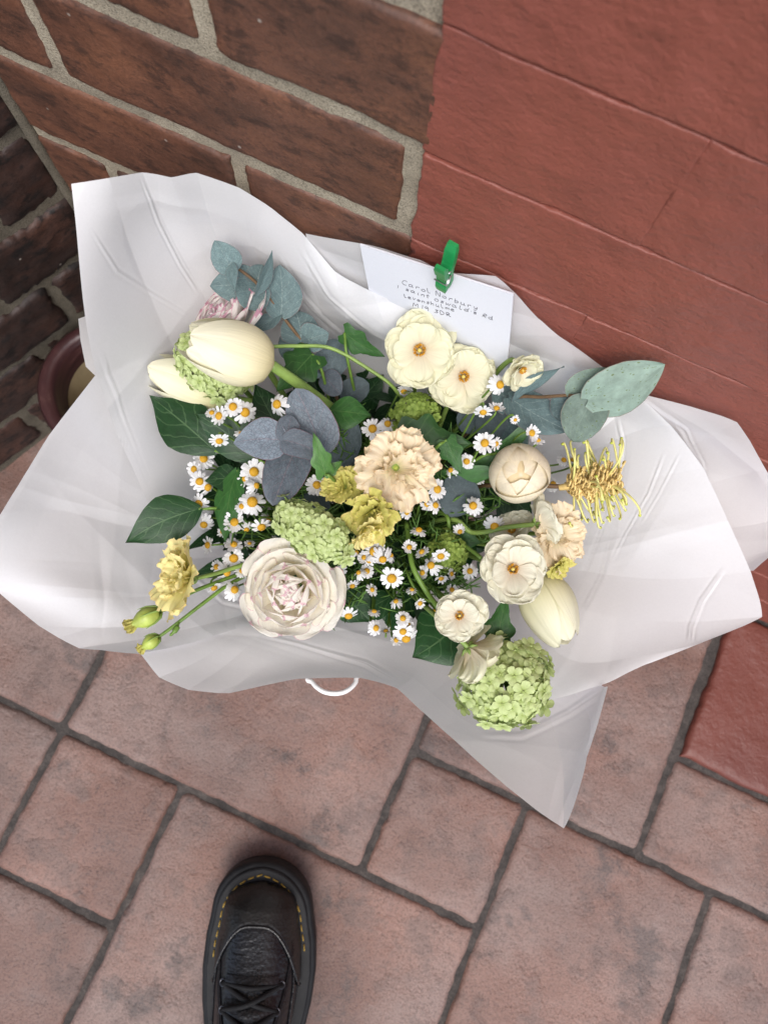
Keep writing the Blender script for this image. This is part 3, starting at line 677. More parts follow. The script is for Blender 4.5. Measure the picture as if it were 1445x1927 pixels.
P3 = [[(590,1060,.63),(490,1125,.59),(410,1168,.558),(330,1205,.53),(265,1231,.508)],
 [(600,1080,.63),(530,1145,.592),(465,1178,.562),(380,1240,.536),(300,1275,.515)],
 [(620,1085,.63),(560,1145,.594),(505,1182,.564),(420,1255,.54),(355,1298,.52)],
 [(640,1085,.63),(600,1145,.594),(555,1185,.566),(480,1260,.543),(430,1303,.527)],
 [(670,1085,.63),(650,1145,.595),(625,1187,.57),(590,1245,.552),(560,1277,.537)],
 [(710,1085,.63),(710,1145,.597),(705,1195,.575),(690,1245,.558),(680,1276,.542)],
 [(760,1085,.63),(780,1155,.598),(790,1215,.573),(780,1270,.55),(747,1296,.53)],
 [(800,1085,.63),(840,1165,.597),(868,1255,.567),(866,1330,.537),(840,1382,.512)],
 [(830,1075,.63),(890,1165,.592),(935,1275,.557),(965,1390,.518),(955,1482,.49)],
 *corner([(850,1065,.63),(930,1165,.586),(1005,1280,.546),(1055,1420,.507),(1061,1560,.474)]),
 [(860,1055,.63),(950,1150,.586),(1045,1260,.543),(1108,1350,.507),(1105,1440,.483)],
 [(870,1045,.63),(960,1130,.586),(1060,1225,.542),(1125,1285,.506),(1142,1292,.49)]]
sheet(P3, [([(470,1187),(560,1210),(690,1250),(760,1290)], .001, 5), ([(900,1385),(980,1385),(1070,1340),(1130,1300)], .0012, 6)], seed=30, nu=560, nv=220)
mb = MB(); e0 = np.array([pt(148,600,.478), pt(152,640,.485), pt(162,690,.49), pt(185,712,.50)]); e1 = np.array([pt(175,590,.49), pt(190,640,.495), pt(200,690,.50), pt(215,720,.51)])
mb.grid(np.stack([e0, (e0+e1)/2, e1], 1)); link('paper_sheet', mb.mesh('paper_sheet', M_PAPER), wrap, Matrix.Identity(4))

# ------------------------------------------------------------------ envelope with handwriting, peg
EA, EB, ED = pt(678,459,.404), pt(966,553,.382), pt(738,640,.492)
ex = unit(EB-EA); en = unit(np.cross(ED-EA, EB-EA)); en = en if np.dot(en, CAMLOC-EA) > 0 else -en
ey = np.cross(en, ex); ey = ey if np.dot(ey, EA-ED) > 0 else -ey
EW = np.linalg.norm(EB-EA); EH = .098
EM = Matrix(((ex[0],ey[0],en[0],EA[0]),(ex[1],ey[1],en[1],EA[1]),(ex[2],ey[2],en[2],EA[2]),(0,0,0,1)))
env = thing('envelope', EM, 'white handwritten envelope pegged to the back of the wrapping paper', 'envelope')
mb = MB(); n1, n2 = 24, 16; top = np.zeros((n2, n1, 3)); 
for j in range(n2):
    for i in range(n1):
        x = EW*i/(n1-1); y = -EH*j/(n2-1); top[j, i] = (x, y, .0006 + .002*math.sin(math.pi*i/(n1-1))*(j/(n2-1)))
mb.grid(top, flip=True); bot = top.copy(); bot[..., 2] -= .0012; mb.grid(bot)
for a, b in ((top[0], bot[0]), (top[-1], bot[-1]), (top[:, 0], bot[:, 0]), (top[:, -1], bot[:, -1])): mb.grid(np.stack([a, b]))
link('envelope_body', mb.mesh('envelope_body', M_CARD), env, EM)
GL = {  # pen strokes on a 0..1 em (x right, y up; lower case about .55 high)
 'C': [[(.62,.85),(.45,1),(.2,.9),(.05,.55),(.12,.15),(.35,0),(.6,.08)]], 'a': [[(.5,.5),(.3,.58),(.08,.4),(.08,.12),(.28,0),(.48,.2),(.52,.55),(.5,.15),(.62,0)]],
 'r': [[(.1,.55),(.12,0),(.12,.35),(.3,.55),(.48,.5)]], 'o': [[(.3,.56),(.08,.4),(.08,.12),(.3,0),(.5,.15),(.5,.42),(.3,.56)]], 'l': [[(.15,1),(.14,.15),(.28,0),(.42,.08)]],
 'N': [[(.08,0),(.1,1),(.55,.05),(.6,1)]], 'b': [[(.12,1),(.1,.05),(.3,0),(.5,.2),(.4,.5),(.12,.4)]], 'u': [[(.08,.55),(.1,.1),(.28,0),(.46,.15),(.5,.55),(.5,.1),(.62,0)]],
 'y': [[(.08,.55),(.15,.2),(.32,.15),(.48,.5)],[(.5,.55),(.42,-.1),(.28,-.38),(.08,-.3)]], '1': [[(.3,.95),(.28,.0)]], 's': [[(.46,.5),(.25,.57),(.12,.42),(.4,.22),(.36,.02),(.08,.04)]],
 'i': [[(.15,.55),(.15,.05),(.28,.0)],[(.16,.78),(.18,.82)]], 'n': [[(.08,.55),(.1,0),(.12,.35),(.3,.56),(.46,.4),(.48,.0)]], 't': [[(.22,.9),(.2,.1),(.36,0)],[(.02,.58),(.45,.6)]],
 'O': [[(.3,.62),(.06,.42),(.08,.1),(.32,0),(.54,.18),(.5,.5),(.3,.62)]], 'w': [[(.04,.55),(.14,.02),(.32,.42),(.48,.02),(.64,.56)]], 'd': [[(.48,.45),(.25,.55),(.06,.3),(.2,.0),(.45,.15),(.52,1),(.5,.1),(.62,0)]],
 "'": [[(.12,.45),(.14,.38)]], 'R': [[(.1,0),(.12,.95),(.45,.9),(.42,.55),(.14,.48),(.55,0)]], 'L': [[(.12,.95),(.1,.1),(.2,0),(.38,.06)]], 'e': [[(.08,.28),(.46,.34),(.36,.55),(.12,.48),(.08,.12),(.28,0),(.5,.1)]],
 'v': [[(.05,.55),(.22,.0),(.44,.56)]], 'h': [[(.1,1),(.1,0),(.14,.35),(.32,.55),(.45,.4),(.46,0)]], 'm': [[(.06,.55),(.08,0),(.12,.4),(.25,.55),(.34,.4),(.34,.05),(.4,.42),(.54,.55),(.62,.4),(.62,0)]],
 'M': [[(.05,0),(.12,.95),(.36,.35),(.6,.95),(.7,0)]], '9': [[(.48,.75),(.25,.95),(.08,.7),(.25,.5),(.48,.75),(.44,0)]], '3': [[(.08,.88),(.42,.92),(.22,.55),(.46,.3),(.3,0),(.05,.08)]], 'D': [[(.12,.02),(.12,.95),(.45,.8),(.55,.4),(.35,.02),(.1,.0)]]}
def env_local(px, py):
    d = ray(px, py); t = np.dot(EA-CAMLOC, en)/np.dot(d, en); q = CAMLOC+d*t-EA; return np.array([np.dot(q, ex), np.dot(q, ey)])
mb = MB()
def write(txt, pa, pb, size_px, jit):
    a, b = env_local(*pa), env_local(*pb); dirx = (b-a)/np.linalg.norm(b-a); diry = np.array([-dirx[1], dirx[0]])
    adv = []; 
    for ch in txt: adv.append(.42 if ch == ' ' else max(x for s_ in GL[ch] for x, y in s_)+.24)
    tot = sum(adv)-.24; L = np.linalg.norm(b-a); sx = L/tot; sy = abs(np.dot(env_local(pa[0]+size_px*.33, pa[1]-size_px*.94)-a, diry)); c = 0; rj = random.Random(jit)
    for ch, ad in zip(txt, adv):
        if ch != ' ':
            dy = rj.uniform(-.08, .08); sl_ = rj.uniform(-.05, .2); sc_ = rj.uniform(.9, 1.1)
            for s_ in GL[ch]:
                pts = []
                for x, y in s_:
                    q = a + dirx*(c+x+y*sl_)*sx + diry*(y*sc_+dy)*sy; u_ = q[0]/EW; w_ = -q[1]/EH
                    pts.append((q[0], q[1], .0008+.002*math.sin(math.pi*min(1, max(0, u_)))*w_))
                mb.tube(bez(pts, 5), .00015, 4)
        c += ad
write('Carol Norbury', (757,531), (899,580), 7.2, 1)
write("1", (747,539), (750,540), 6, 2)
write("saint Oswald's Rd", (764,543), (928,600), 6.2, 3)
write('Levenshulme', (762,556), (856,583), 6, 4)
write('M19 3DR', (778,573), (850,593), 6.4, 5)
link('handwriting', mb.mesh('handwriting', M_INK), env, EM)['label'] = 'four lines of handwritten name and address in dark ink'
# mini peg: local y along the peg (jaws at -y), z outwards
pb_, ptp = pt(835,540,.395), pt(841,474,.360)
PGM = axes(pb_, ptp, R_(-28)); peg = thing('clothes_peg', PGM, 'small green wooden clothes peg clipping the envelope to the paper', 'peg')
pl_ = np.linalg.norm(ptp-pb_); pwid = .0072
def prong(zs, y0, y1, name):
    mb = MB(); rows = []
    for t in np.linspace(0, 1, 9):
        y = y0+(y1-y0)*t; zc = zs*(.0022 + .0042*max(0, t-.42)**1.0*1.6 - (.0008 if abs(t-.45) < .08 else 0)); th = .0019 if 0 < t < 1 else .0012; ww = pwid/2 if 0 < t < 1 else pwid/2-.0006
        rows.append([(-ww, y, zc-th), (ww, y, zc-th), (ww, y, zc+th), (-ww, y, zc+th)])
    G = np.array(rows); b = mb.grid(G, closed=True); mb.fan(G[0].mean(0), [b+k for k in range(4)]); mb.fan(G[-1].mean(0), [b+32+k for k in range(4)], flip=True)
    return link('prong', mb.mesh('prong', M_PEG, False), peg, PGM)
prong(1, 0, pl_*.8, 'a'); prong(-1, 0, pl_, 'b')
mb = MB()
for k in range(4): mb.tube([(pwid/2+.0004+.0006*k if False else (-.003+.002*k), pl_*.45, .0022*math.cos(a)) if False else (-.003+.002*k+.0003*a/6.3, pl_*.45+.0026*math.sin(a), .0026*math.cos(a)) for a in np.linspace(0, 6.28, 14)], .0005, 5)
mb.tube([(pwid/2+.0003, pl_*.45, .003), (pwid/2+.0006, pl_*.35, .0052), (-pwid/2-.0003, pl_*.35, .0052)], .0005, 5)
mb.tube([(pwid/2+.0003, pl_*.45, 0), (pwid/2+.0008, pl_*.36, .0035), (pwid/2+.0004, pl_*.34, .005)], .0006, 5)
link('spring', mb.mesh('spring', M_STEEL), peg, PGM)

# ================================================================== THE FLOWERS
def RZ(a): return Matrix.Rotation(a, 4, 'Z')
def RX(a): return Matrix.Rotation(a, 4, 'X')
def RY(a): return Matrix.Rotation(a, 4, 'Y')
def SCL(s): return Matrix.Scale(s, 4)
def petal_mesh(name, L, Wd, mat, b0=.3, b1=.1, cup=.15, ruf=0.0, freq=9, seed=0, nu=11, nv=11, kind='round', curl=0.0):
    r = random.Random(seed); ph = r.uniform(0, 6.28); ph2 = r.uniform(0, 6.28); sk = r.uniform(-.12, .12)
    P = np.zeros((nv, nu, 3)); y = z = 0.0; ls = 0.0
    for j in range(nv):
        t = j/(nv-1); s = 1-(1-t)**1.35 if kind == 'round' else t
        ang = b0+(b1-b0)*s - curl*max(0, s-.7)**2*11
        y += (s-ls)*L*math.cos(ang); z += (s-ls)*L*math.sin(ang); ls = s
        if kind == 'round': w = (.14+.86*min(1, s/.62)**.85)*math.sqrt(max(0, 1-max(0, (s-.5)/.5)**3.2))
        elif kind == 'ruffle': w = .16+.84*min(1, s/.8)**.9
        elif kind == 'lance': w = math.sin(math.pi*min(1, .12+.88*s))**.7
        n_ = np.array([0, -math.sin(ang), math.cos(ang)])
        for i in range(nu):
            u = 2*i/(nu-1)-1
            off = cup*Wd*u*u*(1 if kind != 'round' else s)
            e = s**2.2
            if kind == 'ruffle':
                rim = max(s**5, .85*abs(u)**5*s); off += ruf*Wd*(rim*(math.sin(freq*u+ph+2*s) + .6*math.sin(freq*2.2*u+ph2+3*s)) + .9*s*s*math.sin(2.6*u+ph2) + .35*s*math.sin(5*u+ph+4*s))
            else: off += ruf*Wd*e*(math.sin(freq*u+ph)*(.35+.65*abs(u)**.5)*1.3 + .75*math.sin(freq*2.3*u+ph2+4*s))
            yy = 0.0
            if kind == 'ruffle':
                yy = -L*.24*u*u*s + L*.05*e*math.sin(freq*.7*u+ph2) + L*.025*e*math.sin(freq*2.3*u+ph) + L*.02*e*math.sin(freq*4.6*u+ph2)
            elif kind == 'round': yy = L*.02*e*math.sin(4*u+ph) + .02*L*e*math.sin(11*u+ph2)
            off += .03*L*math.sin(3.1*u+ph2)*s*s
            P[j, i] = (Wd*w*u + sk*L*s*s*.5, y+yy*math.cos(ang), z+yy*math.sin(ang)) + n_*off
    mb = MB(); mb.grid(P); return mb.mesh(name, mat)
def stem_to(root, pts, r0, r1, mat=None, name='stem', n=7):
    mb = MB(); q = bez(pts, 9); mb.tube(q, np.linspace(r0, r1, len(q)), n)
    return link(name, mb.mesh(name, mat or M_STEM), root, Matrix.Identity(4))
def neck(seed):
    r = random.Random(seed); a = r.uniform(0, 6.28); q = r.uniform(0, .028); return NK + np.array([q*math.cos(a), q*math.sin(a), -.02])
def auto_stem(root, M, r0=.0018, mat=None, seed=0, back=.035, z0=0.0):
    p = np.array(M.translation); zd = np.array(M.col[2][:3]); nk = neck(seed); p0 = p + zd*z0
    d = -zd*.6 + unit(nk-p)*.9; d = unit(d)
    mid = p0*.45+nk*.55 + np.array([0,0,-.012])
    return stem_to(root, [p0, p0+d*back*.6, mid, nk], r0, r0*1.15, mat)
def D(px, py, off=0.0):                      # bouquet's domed top, as metres below the camera
    return .462 + .03*((px-720)/400)**2 + .035*((py-920)/320)**2 + off

# ---------------- round-faced cream ranunculus (flat open flowers)
def stamens(root, M, R, tilt=0):
    mb = MB(); r = random.Random(int(R*1e6))
    for k in range(80):
        rr = R*(.05+.075*math.sqrt(r.random())); a = r.uniform(0, 6.28); c = np.array([rr*math.cos(a), rr*math.sin(a), R*.1])
        t = c + np.array([math.cos(a)*R*.035, math.sin(a)*R*.035, R*r.uniform(.05,.11)])
        mb.tube([c-np.array([0,0,R*.08]), c, t], [R*.008, R*.008, R*.01], 4); mb.ball(t, (R*.016, R*.016, R*.022), 5, 4)
    link('stamens', mb.mesh('stamens', M_STAMEN), root, M)
    mb = MB(); mb.ball((0,0,R*.13), (R*.062, R*.062, R*.09), 10, 7); link('pistil', mb.mesh('pistil', M_PISTIL), root, M)
def open_ranunculus(px, py, dz, rpx, n, roll, seed, label, mat=M_CREAM, open_=0.0, stem_pts=None):
    M = frame(px, py, dz, n, roll); R = rpx*mpp(px, py, dz)
    t = thing('open_ranunculus', M, label, 'flower', 'flat open cream ranunculus')
    r = random.Random(seed)
    lay = [(6, 1.0, .52, .10+open_, -.04+open_*.6, -.10, .0), (6, .90, .46, .24+open_, .0+open_*.6, -.03, .5), (5, .74, .37, .46+open_, .10+open_*.6, .03, .25)]
    for li, (cnt, Lf, Wf, b0, b1, z0, ph) in enumerate(lay):
        ms = [petal_mesh('petal', R*Lf*(.96 if li else 1), R*Wf, mat, b0, b1, .16, .075, 4.5, seed*10+li*3+k, 17, 14, curl=.0) for k in range(3)]
        for k in range(cnt):
            a = 2*math.pi*(k+ph+r.uniform(-.14,.14))/cnt
            mm = M @ RZ(a) @ T((0, R*.05, R*(z0+r.uniform(-.012,.012)))) @ RX(r.uniform(-.14,.16)) @ RY(r.uniform(-.26,.26)) @ SCL(r.uniform(.86,1.07))
            link('petal', ms[k % 3], t, mm)
    stamens(t, M @ T((0,0,R*.02)), R)
    mb = MB()
    for k in range(5):
        a = 2*math.pi*k/5; c, s = math.cos(a), math.sin(a); mb.tube([(0,0,-R*.06), (c*R*.16, s*R*.16, -R*.07), (c*R*.3, s*R*.3, -R*.02)], [R*.06, R*.07, R*.01], 5)
    link('sepals', mb.mesh('sepals', M_STEML), t, M)
    if stem_pts: stem_to(t, [np.array((M @ Vector((0,0,-R*.06))))]+stem_pts+[neck(seed)], .0016, .002, M_STEML)
    else: auto_stem(t, M, .0017, M_STEML, seed, .04, -R*.06)
    return t
open_ranunculus(790, 660, .448, 74, (-.05,.06,1), .3, 1, 'large open cream flower with orange centre just below the envelope')
open_ranunculus(870, 708, .457, 66, (.16,-.08,1), 1.1, 2, 'open cream flower tucked half under the larger one below the envelope')
open_ranunculus(963, 1072, .445, 66, (.18,.12,1), .5, 3, 'open cream flower leaning over the lower right white tulip', M_CREAMW, .12)
open_ranunculus(865, 1158, .452, 52, (-.06,-.05,1), .9, 4, 'smallest open cream flower beside the big ivy leaf', M_CREAMW, .12)
open_ranunculus(884, 1222, .462, 66, (.50,-.52,-.42), .2, 5, 'cream flower turned away showing its petal backs beside the lime snowball bloom', M_CREAM, .42)
open_ranunculus(1012, 985, .462, 58, (.72,.30,-.30), .4, 6, 'cream flower seen from behind against the peach ruffled bloom', M_CREAMW, .45, [pt(955,992,.475), pt(890,1002,.492), pt(830,978,.51)])
open_ranunculus(966, 1002, .482, 48, (-.3,.5,.6), .4, 7, 'cream flower mostly hidden behind the one over the white tulip', M_CREAMW, .2)
open_ranunculus(980, 692, .437, 46, (.35,-.45,.45), .7, 8, 'drooping cream flower behind the eucalyptus sprig below the envelope', M_CREAM, .5)
mbx = pt(1002,715,.462)

# ---------------- many-petalled ranunculus with pink edges
def full_ranunculus(px, py, dz, rpx, n, roll, seed, label, mat, cnt=38):
    M = frame(px, py, dz, n, roll); R = rpx*mpp(px, py, dz); t = thing('full_ranunculus', M, label, 'flower', 'many-petalled ranunculus')
    r = random.Random(seed)
    for k in range(cnt):
        f = (k/(cnt-1))**.9; a = k*2.39996+r.uniform(-.2,.2)
        gd = 1.18 if f > .8 and -1.9 < ((a+math.pi) % (2*math.pi))-math.pi < .4 else 1.0; L = R*(.46+.22*f)*r.uniform(.92,1.06)*gd; Wd = R*(.32+.28*f)*gd
        b0 = 1.25-.85*f; b1 = 2.2-2.15*f+r.uniform(-.14,.14); r0 = R*(.03+.38*f)
        me = petal_mesh('petal', L, Wd, mat, b0, b1, .30-.12*f, .035+.03*f, 4, seed*50+k, 13, 11)
        link('petal', me, t, M @ RZ(a) @ T((0, r0, -R*(.30+.10*f))) @ RY(r.uniform(-.1,.1)))
    mb = MB(); mb.ball((0,0,-R*.22), (R*.20,R*.20,R*.30), 12, 8); link('bud_core', mb.mesh('bud_core', mat), t, M)
    auto_stem(t, M, .0022, M_STEML, seed, .04, -R*.3); return t
full_ranunculus(543, 1116, .466, 94, (-.20,-.25,1), .0, 21, 'big white ranunculus with thin pink petal edges lying at the paper fold', M_RAN)
full_ranunculus(415, 590, .460, 92, (-.60,.50,.30), .2, 22, 'magenta edged ranunculus turned away behind the upper tulip', M_RAN2, 34)

# ---------------- tulips
def tulip(base, tip, wpx, label, mat, seed, roll=0.0, close=.62, stem=None, srad=.0042, stem_mat=M_STEML):
    b, tp = pt(*base), pt(*tip); L = np.linalg.norm(tp-b); Rm = wpx/2*mpp(base[0], base[1], (base[2]+tip[2])/2)
    M = axes(b, tp, roll); t = thing('tulip', M, label, 'flower', 'tulips in the bouquet'); r = random.Random(seed)
    for ring in range(2):
        for c in range(3):
            nu, nv = 15, 16; P = np.zeros((nv, nu, 3)); a0 = 2*math.pi*(c+ring*.5)/3 + r.uniform(-.12,.12); lf = r.uniform(.94, 1.03)*(1 if ring == 0 else .97); ph = r.uniform(0, 6.28); k0 = (1.0 if ring == 0 else .87)
            op = r.uniform(-.06, .10)
            for j in range(nv):
                s = j/(nv-1); s2 = 1-(1-s)**1.3
                g_ = math.sqrt(max(0, 1-(1-min(s2/.42, 1))**2)); rr = Rm*g_ if s2 < .42 else Rm*(1-(close-op)*((s2-.42)/.58)**2.0)
                hw = R_(61 if ring == 0 else 66)*math.sqrt(max(0, 1-max(0, (s2-.40)/.60)**2.3)) * (1 if ring == 0 else .95)
                for i in range(nu):
                    u = 2*i/(nu-1)-1
                    q = rr*k0*(1-.05*math.exp(-(u/.16)**2)*min(1, s2*2)+.045*u*u*s2 + .02*math.sin(3*u+ph)*s2)
                    a = a0+u*hw; P[j, i] = (q*math.sin(a), L*lf*s2, q*math.cos(a))
            mb = MB(); mb.grid(P); link('petal', mb.mesh('petal', mat), t, M)
    d = unit(b-tp)
    pts = [b+d*-.003] + ([pt(*q) for q in stem] if stem else [b+d*.035*1.0, (b+d*.04)*.4+NK*.6]) + [neck(seed)]
    stem_to(t, pts, srad*.85, srad, stem_mat, n=10); return t
tulip((517,688,.452), (343,633,.428), 122, 'large cream tulip lying on its side over the lime florets', M_TULIP, 31, .35, .55, [(570,728,.47), (640,782,.50), (690,830,.56)])
tulip((437,752,.492), (274,690,.478), 92, 'pale tulip half hidden beneath the large cream tulip', M_TULIPW, 32, .2, .52)
def cupped_tulip(px, py, dz, rpx, label, mat, seed):
    M = frame(px, py, dz, (.05,-.05,1), .3); R = rpx*mpp(px, py, dz); t = thing('tulip', M, label, 'flower', 'tulips in the bouquet'); r = random.Random(seed)
    for k, (cnt, rad, t0, hw_, rot) in enumerate(((3, .86, 4, 66, .2), (3, .93, 20, 70, 1.2), (3, 1.0, 36, 64, 2.35))):
        for c in range(cnt):
            nu, nv = 17, 12; P = np.zeros((nv, nu, 3)); a0 = rot+2*math.pi*c/cnt+r.uniform(-.2,.2); ph = r.uniform(0, 6.28); dt = r.uniform(-.12,.16)
            for j in range(nv):
                s_ = j/(nv-1)
                for i in range(nu):
                    u = 2*i/(nu-1)-1; edge = R_(t0)+dt+.55*abs(u)**2.4+.03*math.sin(4*u+ph); th = R_(150)+(max(.03, edge)-R_(150))*s_
                    rr = R*rad*(1+.03*max(0, s_-.7)/.3+.015*math.sin(3*u+ph)*s_-.03*math.exp(-(u/.2)**2)); a = a0+u*R_(hw_)
                    P[j, i] = (rr*math.sin(th)*math.cos(a), rr*math.sin(th)*math.sin(a), rr*math.cos(th)*1.15)
            mb = MB(); mb.grid(P); link('petal', mb.mesh('petal', mat), t, M)
    mb = MB(); mb.ball((0,0,-R*.05), (R*.8,R*.8,R*.93), 14, 10); link('inner_petals', mb.mesh('inner_petals', mat), t, M)
    auto_stem(t, M, .003, M_STEML, seed, .03, -R*1.0)
cupped_tulip(977, 891, .462, 57, 'peach tulip with closed petals facing straight up beside the daisies', M_TULIPP, 33)
tulip((1000,1082,.492), (1072,1212,.480), 104, 'long white tulip resting on the right paper flap', M_TULIPW, 34, .8, .58)

# ---------------- ruffled lisianthus
def lisianthus(px, py, dz, rpx, n, roll, seed, label, mat, outer=5, inner=5, b=(.75,.25), core=True, ruf=.075, stem=None):
    M = frame(px, py, dz, n, roll); R = rpx*mpp(px, py, dz); t = thing('lisianthus', M, label, 'flower', 'ruffled lisianthus'); r = random.Random(seed)
    for (cnt, Lf, Wf, b0, b1, ph, rf) in ((outer, 1.0, .80, b[0], b[1], 0, ruf), (inner, .80, .66, b[0]+.35, b[1]+.45, .5, ruf*1.2), (max(2, inner-2), .58, .50, b[0]+.6, b[1]+.9, .2, ruf*1.2)):
        for k in range(cnt):
            me = petal_mesh('petal', R*Lf*r.uniform(.80,1.10), R*Wf*r.uniform(.85,1.1), mat, b0+r.uniform(-.2,.2), b1+r.uniform(-.4,.3), .12, rf, r.uniform(9,13), seed*100+k+int(Lf*50), 43, 18, 'ruffle', curl=r.uniform(-.1,.35))
            link('petal', me, t, M @ RZ(2*math.pi*(k+ph)/cnt+r.uniform(-.2,.2)) @ T((0, R*.04, -R*.25)) @ RY(r.uniform(-.2,.2)))
    mb = MB(); mb.ball((0,0,-R*.24), (R*.08,R*.08,R*.16), 10, 8); link('pistil', mb.mesh('pistil', M_BUD), t, M)
    mb = MB()
    for k in range(5):
        a = 2*math.pi*k/5; c, s = math.cos(a), math.sin(a); mb.tube([(0,0,-R*.36), (c*R*.13, s*R*.13, -R*.28), (c*R*.2, s*R*.2, -R*.22), (c*R*.26,s*R*.26,-R*.16)], [R*.05, R*.045, R*.025, R*.006], 5)
    mb.ball((0,0,-R*.28), (R*.16,R*.16,R*.14), 10, 6); link('calyx', mb.mesh('calyx', M_STEML), t, M)
    if stem: stem_to(t, [np.array(M @ Vector((0,0,-R*.3)))]+[pt(*q) for q in stem]+[neck(seed)], .0014, .0018, M_STEML)
    else: auto_stem(t, M, .0016, M_STEML, seed, .04, -R*.3)
    return t
lisianthus(748, 882, .440, 76, (.30,-.12,1), .2, 41, 'ruffled peach bloom with green heart at the middle of the bouquet', M_LISP, 6, 6, (.50,.12), ruf=.12)
lisianthus(645, 915, .452, 44, (-.35,.3,.8), .9, 42, 'small yellow green ruffled bloom next to the dark purple-grey leaf', M_LISG, 5, 4, (.85,.5))
lisianthus(700, 965, .446, 58, (-.25,-.35,.6), .1, 43, 'half open yellow green ruffled bloom between the peach bloom and lime snowball', M_LISG, 5, 4, (.95,.5))
lisianthus(690, 1000, .448, 46, (.5,-.6,.35), 1.2, 44, 'crumpled yellow bloom hanging over the lime snowball', M_LISY, 4, 4, (.9,.3))
lisianthus(345, 1085, .470, 72, (-.80,.22,.42), .5, 45, 'ruffled yellow bloom facing sideways on the left paper flap', M_LISY, 6, 5, (.85,.45), stem=[(420,1075,.487), (520,1040,.52)])
lisianthus(1048, 1008, .468, 62, (.45,-.10,.85), .4, 46, 'ruffled peach bloom above the white tulip on the right', M_LISP, 6, 5, (.55,.2))
lisianthus(1052, 1070, .472, 30, (.5,-.5,.4), .9, 47, 'small lime green ruffled bud under the right peach bloom', M_LISG, 4, 3, (.7,.2))
def ruffle_bud(base, tip, wpx, label, seed, stem):
    b, tp = pt(*base), pt(*tip); L = np.linalg.norm(tp-b); Rm = wpx/2*mpp(*base); M = axes(b, tp); t = thing('lisianthus_bud', M, label, 'flower bud', 'closed lisianthus buds')
    mb = MB(); prof = [(.05,0),(.62,.10),(.95,.28),(1,.42),(.8,.6),(.5,.74),(.36,.84)]; G = np.zeros((len(prof), 14, 3))
    for j, (q, y) in enumerate(prof):
        for i in range(14): a = 2*math.pi*i/14; qq = q*Rm*(1+.08*math.cos(5*a)); G[j, i] = (qq*math.cos(a), y*L, qq*math.sin(a))
    b0 = mb.grid(G, closed=True); mb.fan((0,-.0005,0), [b0+i for i in range(14)]); link('bud_body', mb.mesh('bud_body', M_BUD), t, M)
    for k in range(5):
        me = petal_mesh('petal', L*.42, Rm*.55, M_LISG, .05, .35, .2, .3, 8, seed+k, 9, 7, 'ruffle'); link('petal', me, t, M @ T((0, L*.66, 0)) @ RY(2*math.pi*k/5) @ T((0,0,Rm*.18)))
    mb = MB()
    for k in range(5):
        a = 2*math.pi*k/5; c, s = math.cos(a), math.sin(a); mb.tube([(0,-.001,0),(c*Rm*.7,L*.08,s*Rm*.7),(c*Rm*1.04,L*.3,s*Rm*1.04),(c*Rm*1.15,L*.55,s*Rm*1.15)], [Rm*.12,Rm*.14,Rm*.09,Rm*.02], 5)
    link('calyx', mb.mesh('calyx', M_STEML), t, M)
    stem_to(t, [b]+[pt(*q) for q in stem]+[neck(seed)], .0011, .0016, M_STEM); return t
ruffle_bud((303,1150,.482), (239,1181,.478), 38, 'plump yellow green bud on the left paper, next to the ruffled yellow bloom', 51, [(325,1142,.484), (355,1118,.487), (410,1095,.497), (500,1060,.53)])
ruffle_bud((300,1198,.488), (262,1224,.486), 28, 'slim green bud at the left end of its forked stem by the paper edge', 52, [(325,1180,.489), (390,1130,.492), (440,1095,.502), (520,1060,.54)])
mb = MB(); mb.tube(bez([pt(337,1172,.4885), pt(332,1184,.487), pt(320,1197,.486)], 6), [.0008]*4+[.0018]*5+[.001]*3+[.0003], 6)
link('side_bud', mb.mesh('side_bud', M_STEM), bpy.data.objects['lisianthus_bud.001'], Matrix.Identity(4))

